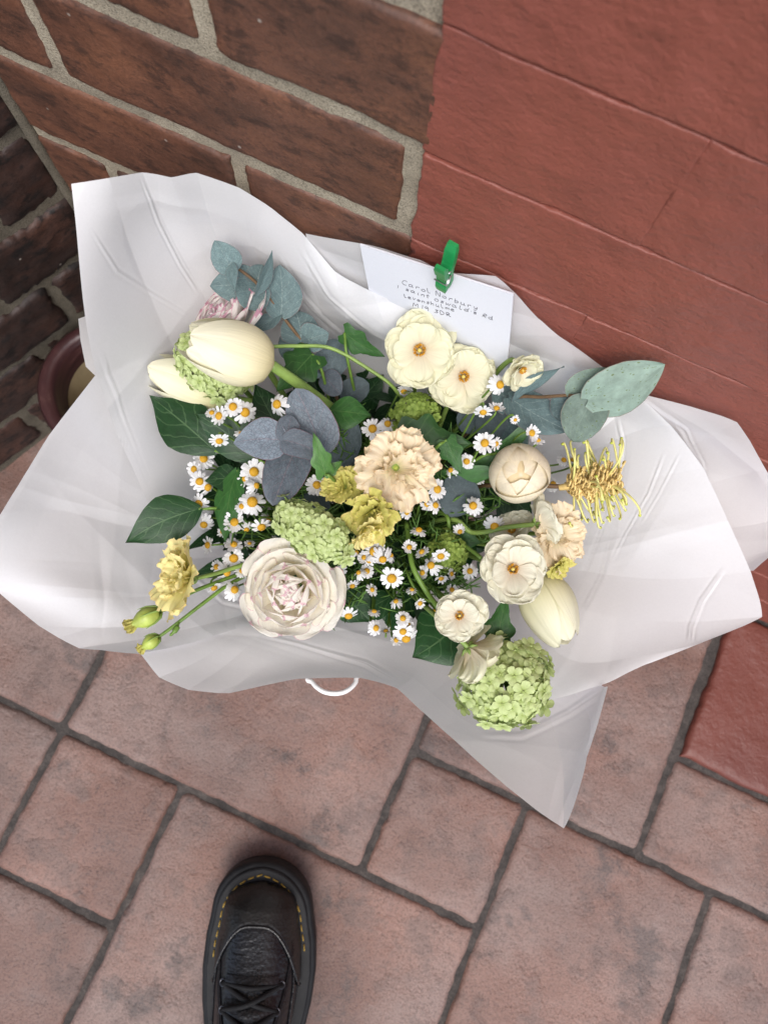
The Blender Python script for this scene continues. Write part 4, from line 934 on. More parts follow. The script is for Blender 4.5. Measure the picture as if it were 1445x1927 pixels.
# ---------------- snowball viburnum: every floret its own piece
def floret_mesh(name, mat, seed):
    r = random.Random(seed); mb = MB()
    for k in range(5):
        a = 2*math.pi*k/5+r.uniform(-.12,.12); c, s = math.cos(a), math.sin(a); up = r.uniform(.05,.28); wd = r.uniform(.36,.46)
        P = np.zeros((4, 4, 3))
        for j, (y, w, z) in enumerate(((.06,.10,0),(.42,.9,.10),(.80,.95,.5),(1.0,.42,.62))):
            for i in range(4):
                u = -1+2*i/3; x_ = u*w*wd; z_ = z*up - .06*u*u; P[j, i] = (y*c-x_*s, y*s+x_*c, z_)
        mb.grid(P)
    mb.ball((0,0,.04), (.12,.12,.1), 6, 4); return mb.mesh(name, mat)
FL = [floret_mesh('floret', M_VIB, k) for k in range(4)]; FL2 = [floret_mesh('floret', M_VIB2, 10+k) for k in range(3)]
def viburnum(px, py, dz, rx, ry, n, roll, cnt, fpx, label, seed, meshes=FL, gap=None, flat=.8, stem=None, facing=-.35):
    M = frame(px, py, dz, n, roll); s = mpp(px, py, dz); t = thing('snowball_viburnum', M, label, 'flower', 'lime green snowball blooms'); r = random.Random(seed)
    A, B, Cc = rx*s, ry*s, min(rx, ry)*s*flat; stalks = MB(); fr = fpx*s
    for k in range(cnt*3):
        z = 1-2*(k+.5)/(cnt*3)
        if z < facing: break
        a = k*2.39996+r.uniform(-.12,.12); q = math.sqrt(1-z*z); d = np.array([q*math.cos(a), q*math.sin(a), z]) 
        if k % 3 and False: continue
        lump = 1+.34*mnoise.noise(Vector((d*2.2+seed).tolist()))+r.uniform(-.07,.05); p = d*lump*np.array([A, B, Cc])
        if r.random() > cnt*3/ (cnt*3): continue
        if gap and (p[0]/A-gap[0])**2+(p[1]/B-gap[1])**2 < gap[2]**2 and z > 0: 
            continue
        nd = Vector((d/np.array([A, B, Cc])).tolist()).normalized() + Vector((r.uniform(-.28,.28), r.uniform(-.28,.28), r.uniform(-.2,.28)))
        mm = M @ T(p) @ nd.to_track_quat('Z', 'Y').to_matrix().to_4x4() @ RZ(r.uniform(0, 6.28)) @ SCL(fr*r.uniform(.7,1.25))
        link('floret', meshes[r.randrange(len(meshes))], t, mm)
        if r.random() < .5: stalks.tube([np.array([0,0,-Cc*.5]), p*.5+np.array([0,0,-Cc*.1]), p*.97], s*1.3, 4, False)
    for k in range(6):
        a = k*1.05; stalks.tube([(0,0,-Cc*.5), (A*.35*math.cos(a), B*.35*math.sin(a), -Cc*.1), (A*.6*math.cos(a), B*.6*math.sin(a), Cc*.25)], s*2.0, 5, False)
    link('stalks', stalks.mesh('stalks', M_STEML), t, M)
    if stem: stem_to(t, [np.array(M @ Vector((0,0,-Cc*.5)))]+[pt(*q) for q in stem]+[neck(seed)], .0016, .002, M_STEM)
    else: auto_stem(t, M, .0018, M_STEM, seed, .035, -Cc*.5)
    return t
viburnum(590, 998, .452, 80, 42, (-.1,.1,1), -.62, 60, 14.5, 'pale lime snowball bloom leaning on the pink edged ranunculus', 61)
viburnum(950, 1285, .482, 80, 76, (.1,-.1,1), .2, 72, 17.5, 'round lime snowball bloom with an open heart lying in the lower paper flap', 62, gap=(-.05,.02,.18))
viburnum(402, 690, .466, 70, 50, (-.3,-.1,.9), -.55, 66, 14.5, 'lime snowball bloom squeezed behind the large cream tulip', 63)
viburnum(785, 778, .482, 40, 36, (0,.1,1), .2, 46, 9.5, 'loose dark green viburnum cluster below the two open cream flowers', 64, FL2)
viburnum(742, 818, .486, 24, 24, (0,.1,1), .2, 26, 8.5, 'tiny green viburnum cluster touching the peach bloom', 65, FL2)
viburnum(843, 1040, .492, 34, 36, (0,0,1), .2, 44, 8.0, 'small dark green viburnum cluster behind the lower daisies', 66, FL2)

# ---------------- leaves
PROF = {'euc': [(0,.2),(.05,.56),(.14,.84),(.28,.99),(.42,1),(.6,.88),(.78,.6),(.9,.32),(.97,.12),(1,0)],
 'eucr': [(0,.22),(.06,.66),(.16,.92),(.32,1.0),(.55,.98),(.75,.8),(.9,.5),(.97,.24),(1,0)],
 'elm': [(0,.06),(.06,.34),(.16,.66),(.3,.92),(.44,1),(.6,.82),(.76,.5),(.88,.22),(1,0)],
 'ivy': [(0,.5),(.05,.8),(.1,.86),(.17,.74),(.24,.72),(.32,.9),(.39,1.0),(.44,.86),(.52,.58),(.64,.44),(.78,.34),(.9,.16),(1,0)],
 'strap': [(0,.7),(.25,1),(.6,.9),(.85,.55),(1,.02)]}
def leaf_mesh(name, L, Wd, prof, mat, fold=.12, bend=.25, seed=0, wav=.05, back=0.0, nv=22, nu=13, tooth=0.0):
    xp = [a for a, b in PROF[prof]]; fp = [b for a, b in PROF[prof]]; r = random.Random(seed); ph = r.uniform(0, 6.28); sw_ = r.uniform(-.06, .06); ph2 = r.uniform(0, 6.28)
    P = np.zeros((nv, nu, 3)); y = z = 0; a0 = bend*.5
    for j in range(nv):
        v = j/(nv-1); ang = a0-bend*v
        if j: y += L/(nv-1)*math.cos(ang); z += L/(nv-1)*math.sin(ang)
        w = float(np.interp(v, xp, fp))*Wd
        for i in range(nu):
            u = 2*i/(nu-1)-1; asy = 1+(.07*math.sin(5*v+ph) if u > 0 else .07*math.sin(4*v+ph2)) + tooth*math.sin(v*46)*abs(u)
            zz = z + fold*abs(u)*w + wav*Wd*math.sin(7*v+ph+(2 if u > 0 else 0))*u*u - .1*w*u*u
            P[j, i] = (u*w*asy + sw_*L*math.sin(math.pi*v), y-back*L*abs(u)**1.4*(1-v)**3, zz)
    mb = MB(); mb.grid(P); return mb.mesh(name, mat)
def leaf(root, base, tip, wpx, mat, prof='euc', roll=0.0, fold=.12, bend=.25, seed=0, wav=.05, back=0.0, label=None, tooth=0.0):
    b, tp = pt(*base), pt(*tip); L = np.linalg.norm(tp-b); me = leaf_mesh('leaf', L, wpx/2*mpp(*base), prof, mat, fold, bend, seed, wav, back, tooth=tooth)
    o = link('leaf', me, root, axes(b, tp, roll))
    if label: o['label'] = label
    return o
# eucalyptus behind the tulips
def sprig(name, label, cat, group, pts, rad, mat, seed, r1=None):
    P_ = [pt(*q) for q in pts]; t = thing(name, T(P_[-1]), label, cat, group); stem_to(t, P_+[neck(seed)], rad, r1 or rad*1.5, mat); return t
E1 = sprig('eucalyptus_sprig', 'blue green eucalyptus sprig lying against the upper left paper flap', 'eucalyptus', 'eucalyptus sprigs', [(434,500,.432),(452,508,.437),(490,540,.447),(528,590,.462),(570,645,.478),(608,703,.493),(650,790,.53)], .0009, M_STEMB, 71)
for (b, tp, w, p, ro, fo, sd) in [((437,512,.433),(404,452,.424),56,'euc',.1,.1,1),((439,496,.430),(443,548,.426),24,'elm',.3,.3,2),((484,536,.447),(395,538,.444),76,'euc',.1,.08,3),((484,536,.4475),(494,498,.443),50,'eucr',.2,.1,4),((486,532,.4475),(462,582,.443),70,'eucr',0,.1,14),((482,556,.445),(513,471,.432),34,'elm',.75,.3,5),
  ((528,596,.462),(526,498,.448),74,'euc',.15,.25,6),((530,588,.462),(468,626,.460),34,'elm',.4,.3,7),((566,644,.476),(556,584,.470),74,'eucr',.2,.1,8),((571,642,.478),(619,627,.472),58,'euc',.2,.15,9),((566,640,.478),(530,672,.480),64,'eucr',.1,.1,15)]:
    leaf(E1, b, tp, w, M_EUC, p, ro, fo, .25, sd, .05, .06)
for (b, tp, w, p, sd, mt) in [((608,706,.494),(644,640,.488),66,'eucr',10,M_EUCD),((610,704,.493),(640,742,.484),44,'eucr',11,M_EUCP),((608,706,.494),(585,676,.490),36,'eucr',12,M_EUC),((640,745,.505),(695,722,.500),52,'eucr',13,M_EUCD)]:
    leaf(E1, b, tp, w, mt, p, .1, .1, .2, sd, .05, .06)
E2 = sprig('eucalyptus_sprig', 'purple grey eucalyptus leaf rosette in front of the tulip stem', 'eucalyptus', 'eucalyptus sprigs', [(533,829,.443),(560,850,.455),(610,890,.50)], .0011, M_STEMB, 72)
for (b, tp, w, ro, sd, bd) in [((604,852,.463),(556,730,.447),86,-.1,1,.3),((536,829,.4445),(439,834,.447),76,.1,2,.3),((556,846,.462),(514,952,.452),86,.15,3,.3),((534,828,.442),(606,858,.446),56,-.25,4,.5),((534,830,.4425),(548,781,.445),46,.2,5,.2)]:
    leaf(E2, b, tp, w, M_EUCP, 'eucr' if sd != 2 else 'euc', ro, .22, bd, sd, .04, .07)
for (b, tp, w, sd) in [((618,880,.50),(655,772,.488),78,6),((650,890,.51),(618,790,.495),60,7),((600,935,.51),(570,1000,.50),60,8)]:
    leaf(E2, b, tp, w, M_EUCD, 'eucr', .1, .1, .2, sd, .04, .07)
E3 = sprig('eucalyptus_sprig', 'spotted grey green eucalyptus sprig reaching over the red wall', 'eucalyptus', 'eucalyptus sprigs', [(1112,748,.420),(1070,744,.430),(1020,747,.443),(968,750,.462),(920,790,.50),(860,830,.54)], .0010, M_STEMB, 73)
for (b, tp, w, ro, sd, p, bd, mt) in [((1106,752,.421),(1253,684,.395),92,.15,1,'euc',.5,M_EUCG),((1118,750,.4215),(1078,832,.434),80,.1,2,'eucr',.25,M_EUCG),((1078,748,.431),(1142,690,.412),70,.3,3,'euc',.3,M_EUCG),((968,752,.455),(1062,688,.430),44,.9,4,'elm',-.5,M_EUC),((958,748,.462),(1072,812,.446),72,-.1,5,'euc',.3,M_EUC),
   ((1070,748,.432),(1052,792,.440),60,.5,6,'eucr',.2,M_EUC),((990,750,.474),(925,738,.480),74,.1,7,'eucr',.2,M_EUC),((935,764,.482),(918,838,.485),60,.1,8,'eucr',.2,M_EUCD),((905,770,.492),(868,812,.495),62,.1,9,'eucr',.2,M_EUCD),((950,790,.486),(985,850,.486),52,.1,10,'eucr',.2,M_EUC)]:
    leaf(E3, b, tp, w, mt, p, ro, .2, bd, sd, .13, .07)
# ivy and other leaves
def ivy(label, leaves, seed, name='ivy_sprig', cat='ivy', grp='ivy sprigs'):
    b = leaves[0][0]; t = thing(name, T(pt(*b)), label, cat, grp)
    for k, lf in enumerate(leaves):
        bb, tp, w, mt, p, ro = lf[:6]; leaf(t, bb, tp, w, mt, p, ro, .10, .3, seed*10+k, .09, .10 if p == 'ivy' else .05, tooth=.03 if p == 'ivy' else 0)
        stem_to(t, [pt(*bb), pt(bb[0]*.75+NKPX[0]*.25, bb[1]*.75+NKPX[1]*.25, bb[2]+.02), neck(seed+k)], .0009, .0013, M_STEM)
    return t
NKPX = (700, 960)
ivy('pair of broad dark ivy leaves directly beneath the pale tulip', [((404,848,.483),(281,744,.476),100,M_IVY,'elm',.1),((476,862,.480),(368,778,.472),84,M_IVY,'elm',-.2)], 81)
ivy('dark pointed ivy leaf lying flat on the left paper flap', [((374,958,.488),(235,1022,.484),94,M_IVY,'elm',.05),((455,905,.492),(385,905,.488),60,M_IVY,'elm',.3)], 82)
ivy('long ivy leaf hanging between the left daisies', [((446,886,.486),(424,1024,.490),62,M_IVYL,'elm',.5)], 83)
ivy('ivy leaves on a pale curving stem between the cream tulip and open flowers', [((588,666,.478),(520,738,.474),84,M_IVYL,'ivy',.2),((648,626,.470),(724,672,.472),54,M_IVYL,'ivy',.4)], 84)
ivy('curled ivy leaf at the middle of the tulip stem', [((622,772,.474),(700,782,.470),66,M_IVYL,'elm',-.35)], 85)
ivy('toothed ivy leaves above the peach ruffled bloom', [((760,832,.470),(888,834,.464),112,M_IVYL,'ivy',-.1),((840,828,.458),(868,892,.464),50,M_IVYL,'ivy',.2)], 86)
ivy('bright young ivy leaf standing over the purple grey leaves', [((612,892,.440),(589,812,.424),46,M_IVYB,'ivy',.3),((610,888,.444),(645,868,.446),32,M_IVYB,'ivy',.1)], 87)
ivy('broad ivy leaf at the lower paper edge beside the smallest open cream flower', [((862,1172,.512),(775,1238,.505),120,M_IVY,'elm',.1)], 88)
ivy('small toothed ivy leaf between the white tulip and lime snowball', [((935,1215,.490),(953,1122,.488),62,M_IVYL,'ivy',.1)], 89)
ivy('ivy leaves below the big ranunculus beside the paper fold', [((640,1120,.535),(700,1172,.53),70,M_IVY,'elm',.1),((740,1120,.54),(650,1165,.535),60,M_IVY,'elm',.2)], 90)
ivy('rounded dark leaf lying under the upper right daisies', [((880,960,.492),(838,900,.488),84,M_EUCD,'eucr',.1),((838,1000,.50),(905,1022,.495),60,M_IVYL,'elm',.2)], 91, 'leaf_sprig', 'leaf', 'loose leaves')
ivy('dark ivy leaves between the tulip stem and first daisies', [((520,800,.49),(480,722,.485),60,M_IVY,'elm',.2),((470,800,.495),(410,760,.49),60,M_IVY,'elm',.1)], 92)
ivy('strap shaped green tulip leaves beside the peach tulip', [((935,852,.472),(1006,786,.455),30,M_TLEAF,'strap',.3),((820,905,.50),(935,885,.475),44,M_TLEAF,'strap',.4),((840,930,.51),(945,850,.48),36,M_TLEAF,'strap',.2)], 93, 'tulip_leaf', 'leaf', 'loose leaves')
# ivy's pale vine and other loose visible stems
def vine(label, pts, r0, mat, seed, name='bare_stem'):
    P_ = bez([pt(*q) for q in pts]+[neck(seed)], 10); mb = MB(); mb.tube(P_-P_[-1], r0, 7); o = link(name, mb.mesh(name, mat), None, T(P_[-1])); return tag(o, label, 'stem', 'bare stems in the bouquet')
vine('pale green vine arching from the large tulip towards the open cream flowers', [(512,652,.462),(560,651,.466),(622,655,.470),(690,692,.475),(745,735,.485),(760,790,.54)], .0013, M_STEML, 1)
for k, (l_, pts, r0) in enumerate([('thick green stem bending down through the lower daisies', [(765,985,.500),(775,1060,.488),(800,1110,.490),(822,1145,.500)], .0018), ('green stem crossing under the cream flowers by the white tulip', [(905,1050,.480),(850,1005,.495),(820,960,.51)], .0014),
      ('thin green stem running to the middle of the lower daisies', [(740,1090,.50),(700,1060,.51),(690,1000,.53)], .0009), ('thin green stem behind the smallest open cream flower', [(840,1140,.50),(790,1120,.51),(760,1060,.53)], .0010)]):
    vine(l_, pts, r0, M_STEM, 300+k)

# ---------------- yellow pincushion bloom
PB, PT_ = pt(1062,916,.470), pt(1172,898,.462); PMx = axes(PB, PT_); PL = np.linalg.norm(PT_-PB)
pin = thing('grevillea_bloom', PMx, 'spidery yellow bloom with curled tan florets on the right paper flap', 'flower')
r = random.Random(5); mb = MB(); mb.tube([(0,-.004,0),(0,PL*.5,0),(0,PL*.9,0)], [.002,.0045,.002], 7); link('flower_spike', mb.mesh('flower_spike', M_PINC), pin, PMx)
mb = MB()
for k in range(230):
    y = PL*(.02+.86*r.random()); a = r.uniform(0, 6.28); q = PL*r.uniform(.12,.30)*(1-.35*abs(y/PL-.45)); d = np.array([math.cos(a), r.uniform(-.2,.6), math.sin(a)]); p0 = np.array([0, y, 0]); p1 = p0+d*q; e = np.array([-math.sin(a), .5, math.cos(a)])*PL*.05
    mb.tube(bez([p0, p1, p1+d*PL*.05+e, p1+e*2, p1+e*1.4-d*PL*.03], 4), [.0006]*9+[.0009]*8, 4, False)
o = link('curled_florets', mb.mesh('curled_florets', M_PINC), pin, PMx); o['kind'] = 'stuff'
for k in range(38):
    y = PL*r.uniform(.12, .98); a = r.uniform(-2.6, 2.6) if k % 3 else r.choice((1.4,-1.4))+r.uniform(-.4,.4); d = unit([math.sin(a), r.uniform(-.25,.45), math.cos(a)*.75]); q = PL*r.uniform(.46,.82); side = unit(np.cross(d, [0,1,0.3]))*r.choice((-1,1))
    p0 = np.array([0, y, 0]); pts = bez([p0, p0+d*q*.4, p0+d*q*.8+side*q*.05, p0+d*q+side*q*.25, p0+d*q*.96+side*q*.48], 5)
    mb = MB(); mb.tube(pts, np.linspace(.00085,.0007,len(pts)), 5); st = link('style', mb.mesh('style', M_PINS), pin, PMx)
    mb = MB(); mb.ball((0,0,0), (.0011,.0011,.0016), 6, 5); link('style_tip', mb.mesh('style_tip', M_PINT), st, PMx @ T(pts[-1]))
stem_to(pin, [PB, pt(1010,914,.477), pt(940,912,.492), pt(860,930,.54), neck(77)], .0016, .002, M_STEMB)

# ---------------- chamomile daisies
def daisy_rays(seed, n):
    r = random.Random(seed); mb = MB(); d0 = (-.05, -.45, .12, -.25, .3, -.7, 0, -.15)[seed % 8]; miss = r.sample(range(n), seed % 3)
    for k in range(n):
        if k in miss: continue
        a = 2*math.pi*k/n+r.uniform(-.1,.1); L = r.uniform(.86,1.04); dr = d0+r.uniform(-.2,.14); c, s = math.cos(a), math.sin(a); wd = r.uniform(.135,.175)
        P = np.zeros((6, 5, 3))
        for j, (y, w) in enumerate(((.28,.5),(.45,.85),(.65,1),(.85,.98),(.95,.78),(1.0,.4))):
            for i in range(5):
                u = -1+i/2; x_ = u*w*wd; z_ = dr*((y-.28)/.72)**1.5 - .05*u*u + .02*math.cos(u*6); P[j, i] = (y*L*c-x_*s, y*L*s+x_*c, z_)
        mb.grid(P)
    return mb.mesh('ray_petals', M_DAISY)
RAYS = [daisy_rays(k, n) for k, n in enumerate((13, 14, 16, 12, 15, 13, 17, 14))]
def dsc():
    mb = MB(); mb.ball((0,0,.06), (.37,.37,.27), 16, 9); r = random.Random(3)
    for k in range(60):
        z = 1-1.0*(k+.5)/60; a = k*2.39996; q = math.sqrt(max(0, 1-z*z)); mb.ball((.36*q*math.cos(a), .36*q*math.sin(a), .06+.26*z), .045, 4, 3)
    return mb.mesh('disc', M_DISC)
DISC = dsc()
def clab(px, py):
    if px < 560:
        if py < 840: return 'small white daisy with yellow disc just below the two cream tulips'
        if px < 405 and py < 1000: return 'small white daisy with yellow disc over the dark left ivy leaf'
        if py < 1000: return 'small white daisy with yellow disc below the purple grey leaf rosette'
        return 'small white daisy with yellow disc left of the pink edged ranunculus'
    if py < 860: return 'small white daisy with yellow disc around the toothed ivy leaf and open cream flowers' if px < 960 else 'small white daisy with yellow disc above the peach tulip'
    if px > 1020: return 'small white daisy with yellow disc beside the spidery yellow bloom'
    if py < 1000: return 'small white daisy with yellow disc next to the central peach bloom or peach tulip'
    if py < 1115: return 'small white daisy with yellow disc below the yellow green ruffled blooms'
    return 'small white daisy with yellow disc at the lower paper fold near the broad ivy leaf'
DZ = [(522,761,20,-.5,.1),(439,766,18,-.2,.3),(461,776,21,.1,0),(413,783,18,-.7,.2),(399,777,12,-.2,.7),(413,829,18,.1,-.95),(454,816,11,.3,.6),(383,863,20,.35,.1),(366,883,15,-.6,0),(376,906,19,0,-.1),(391,917,17,.5,-.2),(478,888,23,.1,0),(461,901,14,-.9,0),(482,914,15,.9,.2),
 (475,945,23,0,.1),(456,953,14,-.2,.5),(375,948,18,-.45,-.3),(343,966,20,-1.3,-.5),(384,987,18,-.1,-.5),(442,983,20,-.3,.2),(392,1026,16,-1.2,0),(440,1025,17,.1,.6),(492,991,18,.3,-.9),(464,996,12,.1,-.8),(505,977,13,1,.3),(440,1050,19,0,-.3),(427,1077,17,.7,-.5),(441,1110,19,.4,.1),(408,1067,13,-.8,.1),(403,1106,14,.5,-.9),(500,1037,14,-.4,.7),(518,1017,10,.5,.2),(470,1023,10,0,.9),
 (701,807,19,0,.1),(729,798,15,.2,.3),(760,736,16,0,-1.0),(596,913,20,.1,.1),(822,921,19,.55,.1),(803,949,13,.2,.2),(819,951,15,.5,.2),(890,952,18,0,.1),(878,868,15,-.2,-.3),(788,998,15,.2,1.2),(704,1038,21,-.1,.2),(720,1052,19,.1,-.5),(695,1055,12,-.3,-.2),(685,1049,12,-.6,.2),(653,1054,19,0,-.4),(737,1088,21,0,-.35),(811,1064,18,-.2,.1),(829,1046,16,.1,-.7),(795,1078,13,-.4,.2),(884,1075,15,0,.05),
 (830,1088,12,.2,-1.1),(849,1080,11,1.1,0),(794,1039,14,-.7,.9),(663,1102,12,.2,-1.2),(656,1158,19,.1,-1.3),(704,1151,12,.2,1.2),(758,1164,14,.1,.2),(758,1188,17,.1,-.5),(764,1201,21,.1,-.9),(707,1182,15,.5,-.1),(726,1188,11,-.1,1.3),(817,1150,10,-.8,0),(768,1175,10,.3,-.7),(704,1177,12,.2,.3),
 (940,724,19,.45,0),(909,775,17,0,-1.0),(934,769,15,.2,1.1),(912,834,20,-.1,.1),(933,835,13,.8,-.3),(877,870,14,-.5,-.2),(1000,815,15,.6,.1),(969,790,9,.4,-.4),(1012,829,12,.2,.9),(1060,866,12,.5,.6),(1078,866,13,.1,1.0),(1040,911,14,.3,.1),(930,990,18,.1,-.5),(745,1205,11,.3,.3),(670,1040,12,.2,.9),(735,1045,12,.6,.8),(840,1062,11,-.3,.9),(775,1110,11,.1,1.0),(640,1075,13,.2,-.6),(675,1078,12,-.4,.5),(700,1110,12,.5,.3),(745,1132,12,-.2,.6),(790,1135,11,.4,-.5),(850,1110,11,.3,.2),(770,1030,13,.1,.3),(900,900,13,.5,.4),(848,885,12,-.3,.3),(690,1075,13,.1,.2),(545,900,13,-.3,.5),(440,935,13,.2,.4),(420,1000,12,-.5,.3),(455,1075,13,.3,.5),(765,965,12,.4,.2),(865,1000,12,.2,-.5),(620,800,13,.2,.3)]
for k, (px, py, rp, a, b) in enumerate(DZ):
    rr_ = random.Random(900+k); back_ = rp < 14
    dz = D(px, py, rr_.uniform(-.002,.008) + (.009 if back_ else 0) + (.004 if px < 560 else .006))
    if px < 560 and py < 840: dz = .452+rr_.uniform(-.004,.003)
    if px > 880 and py < 860: dz = .448+rr_.uniform(-.004,.004)
    M = frame(px, py, dz, (a, b, .75), rr_.uniform(0, 6.28)); s = rp*mpp(px, py, dz)*1.10
    tl = math.hypot(a, b); lab = clab(px, py).replace('small white daisy with yellow disc', ('tiny ' if rp < 13 else 'small ' if rp < 17.5 else '') + ('edge-on white daisy' if tl > .85 else 'tilted white daisy' if tl > .4 else 'upturned white daisy'))
    t = thing('chamomile_daisy', M, lab, 'daisy', 'daisies in the bouquet: '+lab)
    link('ray_petals', RAYS[rr_.randrange(8)], t, M @ SCL(s)); link('disc', DISC, t, M @ SCL(s*rr_.uniform(.92,1.08)))
    p = np.array(M.translation); zd = np.array(M.col[2][:3]); nk = neck(k); p0 = p-zd*s*.12; toward = unit(np.array([nk[0]-p[0], nk[1]-p[1], -.03]))
    stem_to(t, [p0, p0-zd*.006+toward*.004, p0*.72+nk*.28+np.array([rr_.uniform(-.008,.008), rr_.uniform(-.008,.008), -.006]), nk], .00065, .0009, M_STEM, n=5)

# ---------------- feathery foliage and dark leaves deep inside the bouquet
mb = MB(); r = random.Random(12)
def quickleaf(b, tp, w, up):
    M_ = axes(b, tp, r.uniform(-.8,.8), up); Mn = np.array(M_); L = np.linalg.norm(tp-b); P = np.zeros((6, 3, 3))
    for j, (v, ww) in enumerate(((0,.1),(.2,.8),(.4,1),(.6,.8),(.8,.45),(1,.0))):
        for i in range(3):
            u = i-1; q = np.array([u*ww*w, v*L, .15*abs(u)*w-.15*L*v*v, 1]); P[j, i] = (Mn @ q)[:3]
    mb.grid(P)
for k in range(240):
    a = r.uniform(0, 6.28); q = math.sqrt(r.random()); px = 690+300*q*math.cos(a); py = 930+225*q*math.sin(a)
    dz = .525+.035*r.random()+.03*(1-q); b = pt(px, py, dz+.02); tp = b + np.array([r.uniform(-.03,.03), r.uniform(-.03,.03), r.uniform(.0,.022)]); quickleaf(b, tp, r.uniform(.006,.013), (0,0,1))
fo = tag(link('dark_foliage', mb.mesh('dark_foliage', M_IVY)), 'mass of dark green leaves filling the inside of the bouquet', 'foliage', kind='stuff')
mb = MB()
for k in range(130):
    a = r.uniform(0, 6.28); q = math.sqrt(r.random()); px = 690+270*q*math.cos(a); py = 960+215*q*math.sin(a); p = pt(px, py, .482+.04*r.random()); nk = neck(k+500)
    mid = p*.6+nk*.4+np.array([r.uniform(-.01,.01), r.uniform(-.01,.01), 0]); pts = bez([p, mid, nk], 7); mb.tube(pts, .0006, 4, False)
    for j in range(0, 8):
        c = pts[j]; 
        for _ in range(3):
            d = unit([r.uniform(-1,1), r.uniform(-1,1), r.uniform(-.2,.8)])*r.uniform(.006,.014); mb.tube([c, c+d*.6, c+d+np.array([0,0,.002])], [.0005,.0006,.0002], 4, False)
tag(link('feathery_foliage', mb.mesh('feathery_foliage', plain('feathery_green', (.085,.175,.035), .5, .4, 0, .4, 60))), 'thin feathery green daisy stems and leaflets inside the bouquet', 'foliage', kind='stuff')

# ================================================================== THE BOOT
TOE = pt(503, 1620, .812); MIDB = pt(478, 1927, .812); TOE[2] = MIDB[2] = 0
by_ = unit(TOE-MIDB); bx_ = np.cross(by_, [0,0,1.0]); BM = Matrix(((bx_[0],by_[0],0,TOE[0]),(bx_[1],by_[1],0,TOE[1]),(0,0,1,0.0006),(0,0,0,1)))
boot = thing('boot', BM, 'black leather platform boot with yellow welt stitching standing on the paving', 'boot')
HWs = [(.05*(1-math.cos(t_)), .0515*math.sin(t_)**.92) for t_ in np.linspace(0, math.pi/2, 16)] + [(.07,.0555),(.10,.057),(.13,.0545),(.17,.047),(.21,.043),(.25,.0425),(.275,.036),(.288,.024),(.294,.0)]
def hw(s, inset=0.0):
    s_ = inset + (s/.294)*(.294-2*inset); s2 = (s_-inset)/(.294-2*inset)*.294
    return max(0.0, float(np.interp(s2, [a for a, b in HWs], [b for a, b in HWs]))-inset*(1 if 0 < s2 < .294 else 0))
def cxl(s): return .004*math.sin(s/.294*math.pi*1.2) - .003
def outline(inset, n=44):
    ss = (1-np.cos(np.linspace(0, math.pi, n)))/2*.294; out = []
    def y_(s): return -(inset+(s/.294)*(.294-2*inset))
    for s in ss: out.append((cxl(s)-hw(s, inset), y_(s)))
    for s in ss[-2:0:-1]: out.append((cxl(s)+hw(s, inset), y_(s)))
    return out
def sole_mat():
    m, n, l, p = new_mat('black_rubber'); v = objco(n, l); t = nz(n, l, 50, 5, .65, v); f = nz(n, l, 500, 3, .7, v)
    c = ramp(n, l, t.outputs[0], [(.3, (.006,.006,.007)), (.6, (.012,.012,.013)), (.8, (.03,.028,.026))]); l.new(c.outputs[0], p.inputs['Base Color']); p.inputs['Roughness'].default_value = .6; p.inputs['Specular IOR Level'].default_value = .3
    bump(n, l, p, f.outputs[0], .2, .0005); return m
def leather_mat(name, c0, c1, rough, wear=0):
    m, n, l, p = new_mat(name); v = objco(n, l); vo = n.new('ShaderNodeTexVoronoi'); vo.inputs['Scale'].default_value = 330; l.new(v, vo.inputs['Vector'])
    t = nz(n, l, 38, 5, .65, v); mp = n.new('ShaderNodeMapping'); mp.inputs['Scale'].default_value = (1,3.4,1); l.new(v, mp.inputs[0]); w_ = nz(n, l, 60, 4, .6, mp.outputs[0])
    c = ramp(n, l, t.outputs[0], [(.35, c0), (.7, c1)]); l.new(c.outputs[0], p.inputs['Base Color']); rr = ramp(n, l, t.outputs[0], [(.3, (rough-.06,)*3), (.7, (rough+.12,)*3)]); l.new(rr.outputs[0], p.inputs['Roughness'])
    b = bump(n, l, None, vo.outputs['Distance'], .38, .0008); bump(n, l, p, w_.outputs[0], .35, .002, b); return m
M_SOLE = sole_mat(); M_LEA = leather_mat('black_leather', (.004,.004,.005), (.010,.010,.012), .27); M_CAP = leather_mat('scuffed_black_leather', (.005,.005,.005), (.015,.013,.011), .45); M_LACE = plain('black_lace', (.008,.008,.009), .75, .3, 0, .4, 700); M_YEL = plain('yellow_thread', (.40,.25,.04), .6, .3); M_EYE = plain('dark_metal_eyelet', (.10,.10,.11), .3, .5, 1.0)
mb = MB(); G = np.array([[(x, y, z) for x, y in outline(i_)] for z, i_ in ((0,.006),(.002,.0035),(.012,.002),(.016,.0005),(.0175,.002),(.019,.0005),(.034,0),(.040,.0005),(.0425,.003),(.0425,.011))])
b = mb.grid(G, closed=True); n_ = G.shape[1]; mb.fan((0,-.14,0), [b+i for i in range(n_)], flip=True); mb.fan((0,-.14,.0425), [b+9*n_+i for i in range(n_)]); link('sole', mb.mesh('sole', M_SOLE), boot, BM)
mb = MB(); G = np.array([[(x, y, z) for x, y in outline(i_)] for z, i_ in ((.0425,.0045),(.0455,.005),(.046,.0065),(.046,.018))]); mb.grid(G, closed=True); welt = link('welt', mb.mesh('welt', M_SOLE), boot, BM)
ol = np.array(outline(.0108, 140)); cum = np.concatenate([[0], np.cumsum(np.linalg.norm(np.diff(ol, axis=0), axis=1))])
def at_len(q): q %= cum[-1]; return np.array([np.interp(q, cum, ol[:, 0]), np.interp(q, cum, ol[:, 1]), .0465])
k = 0; q = -.092
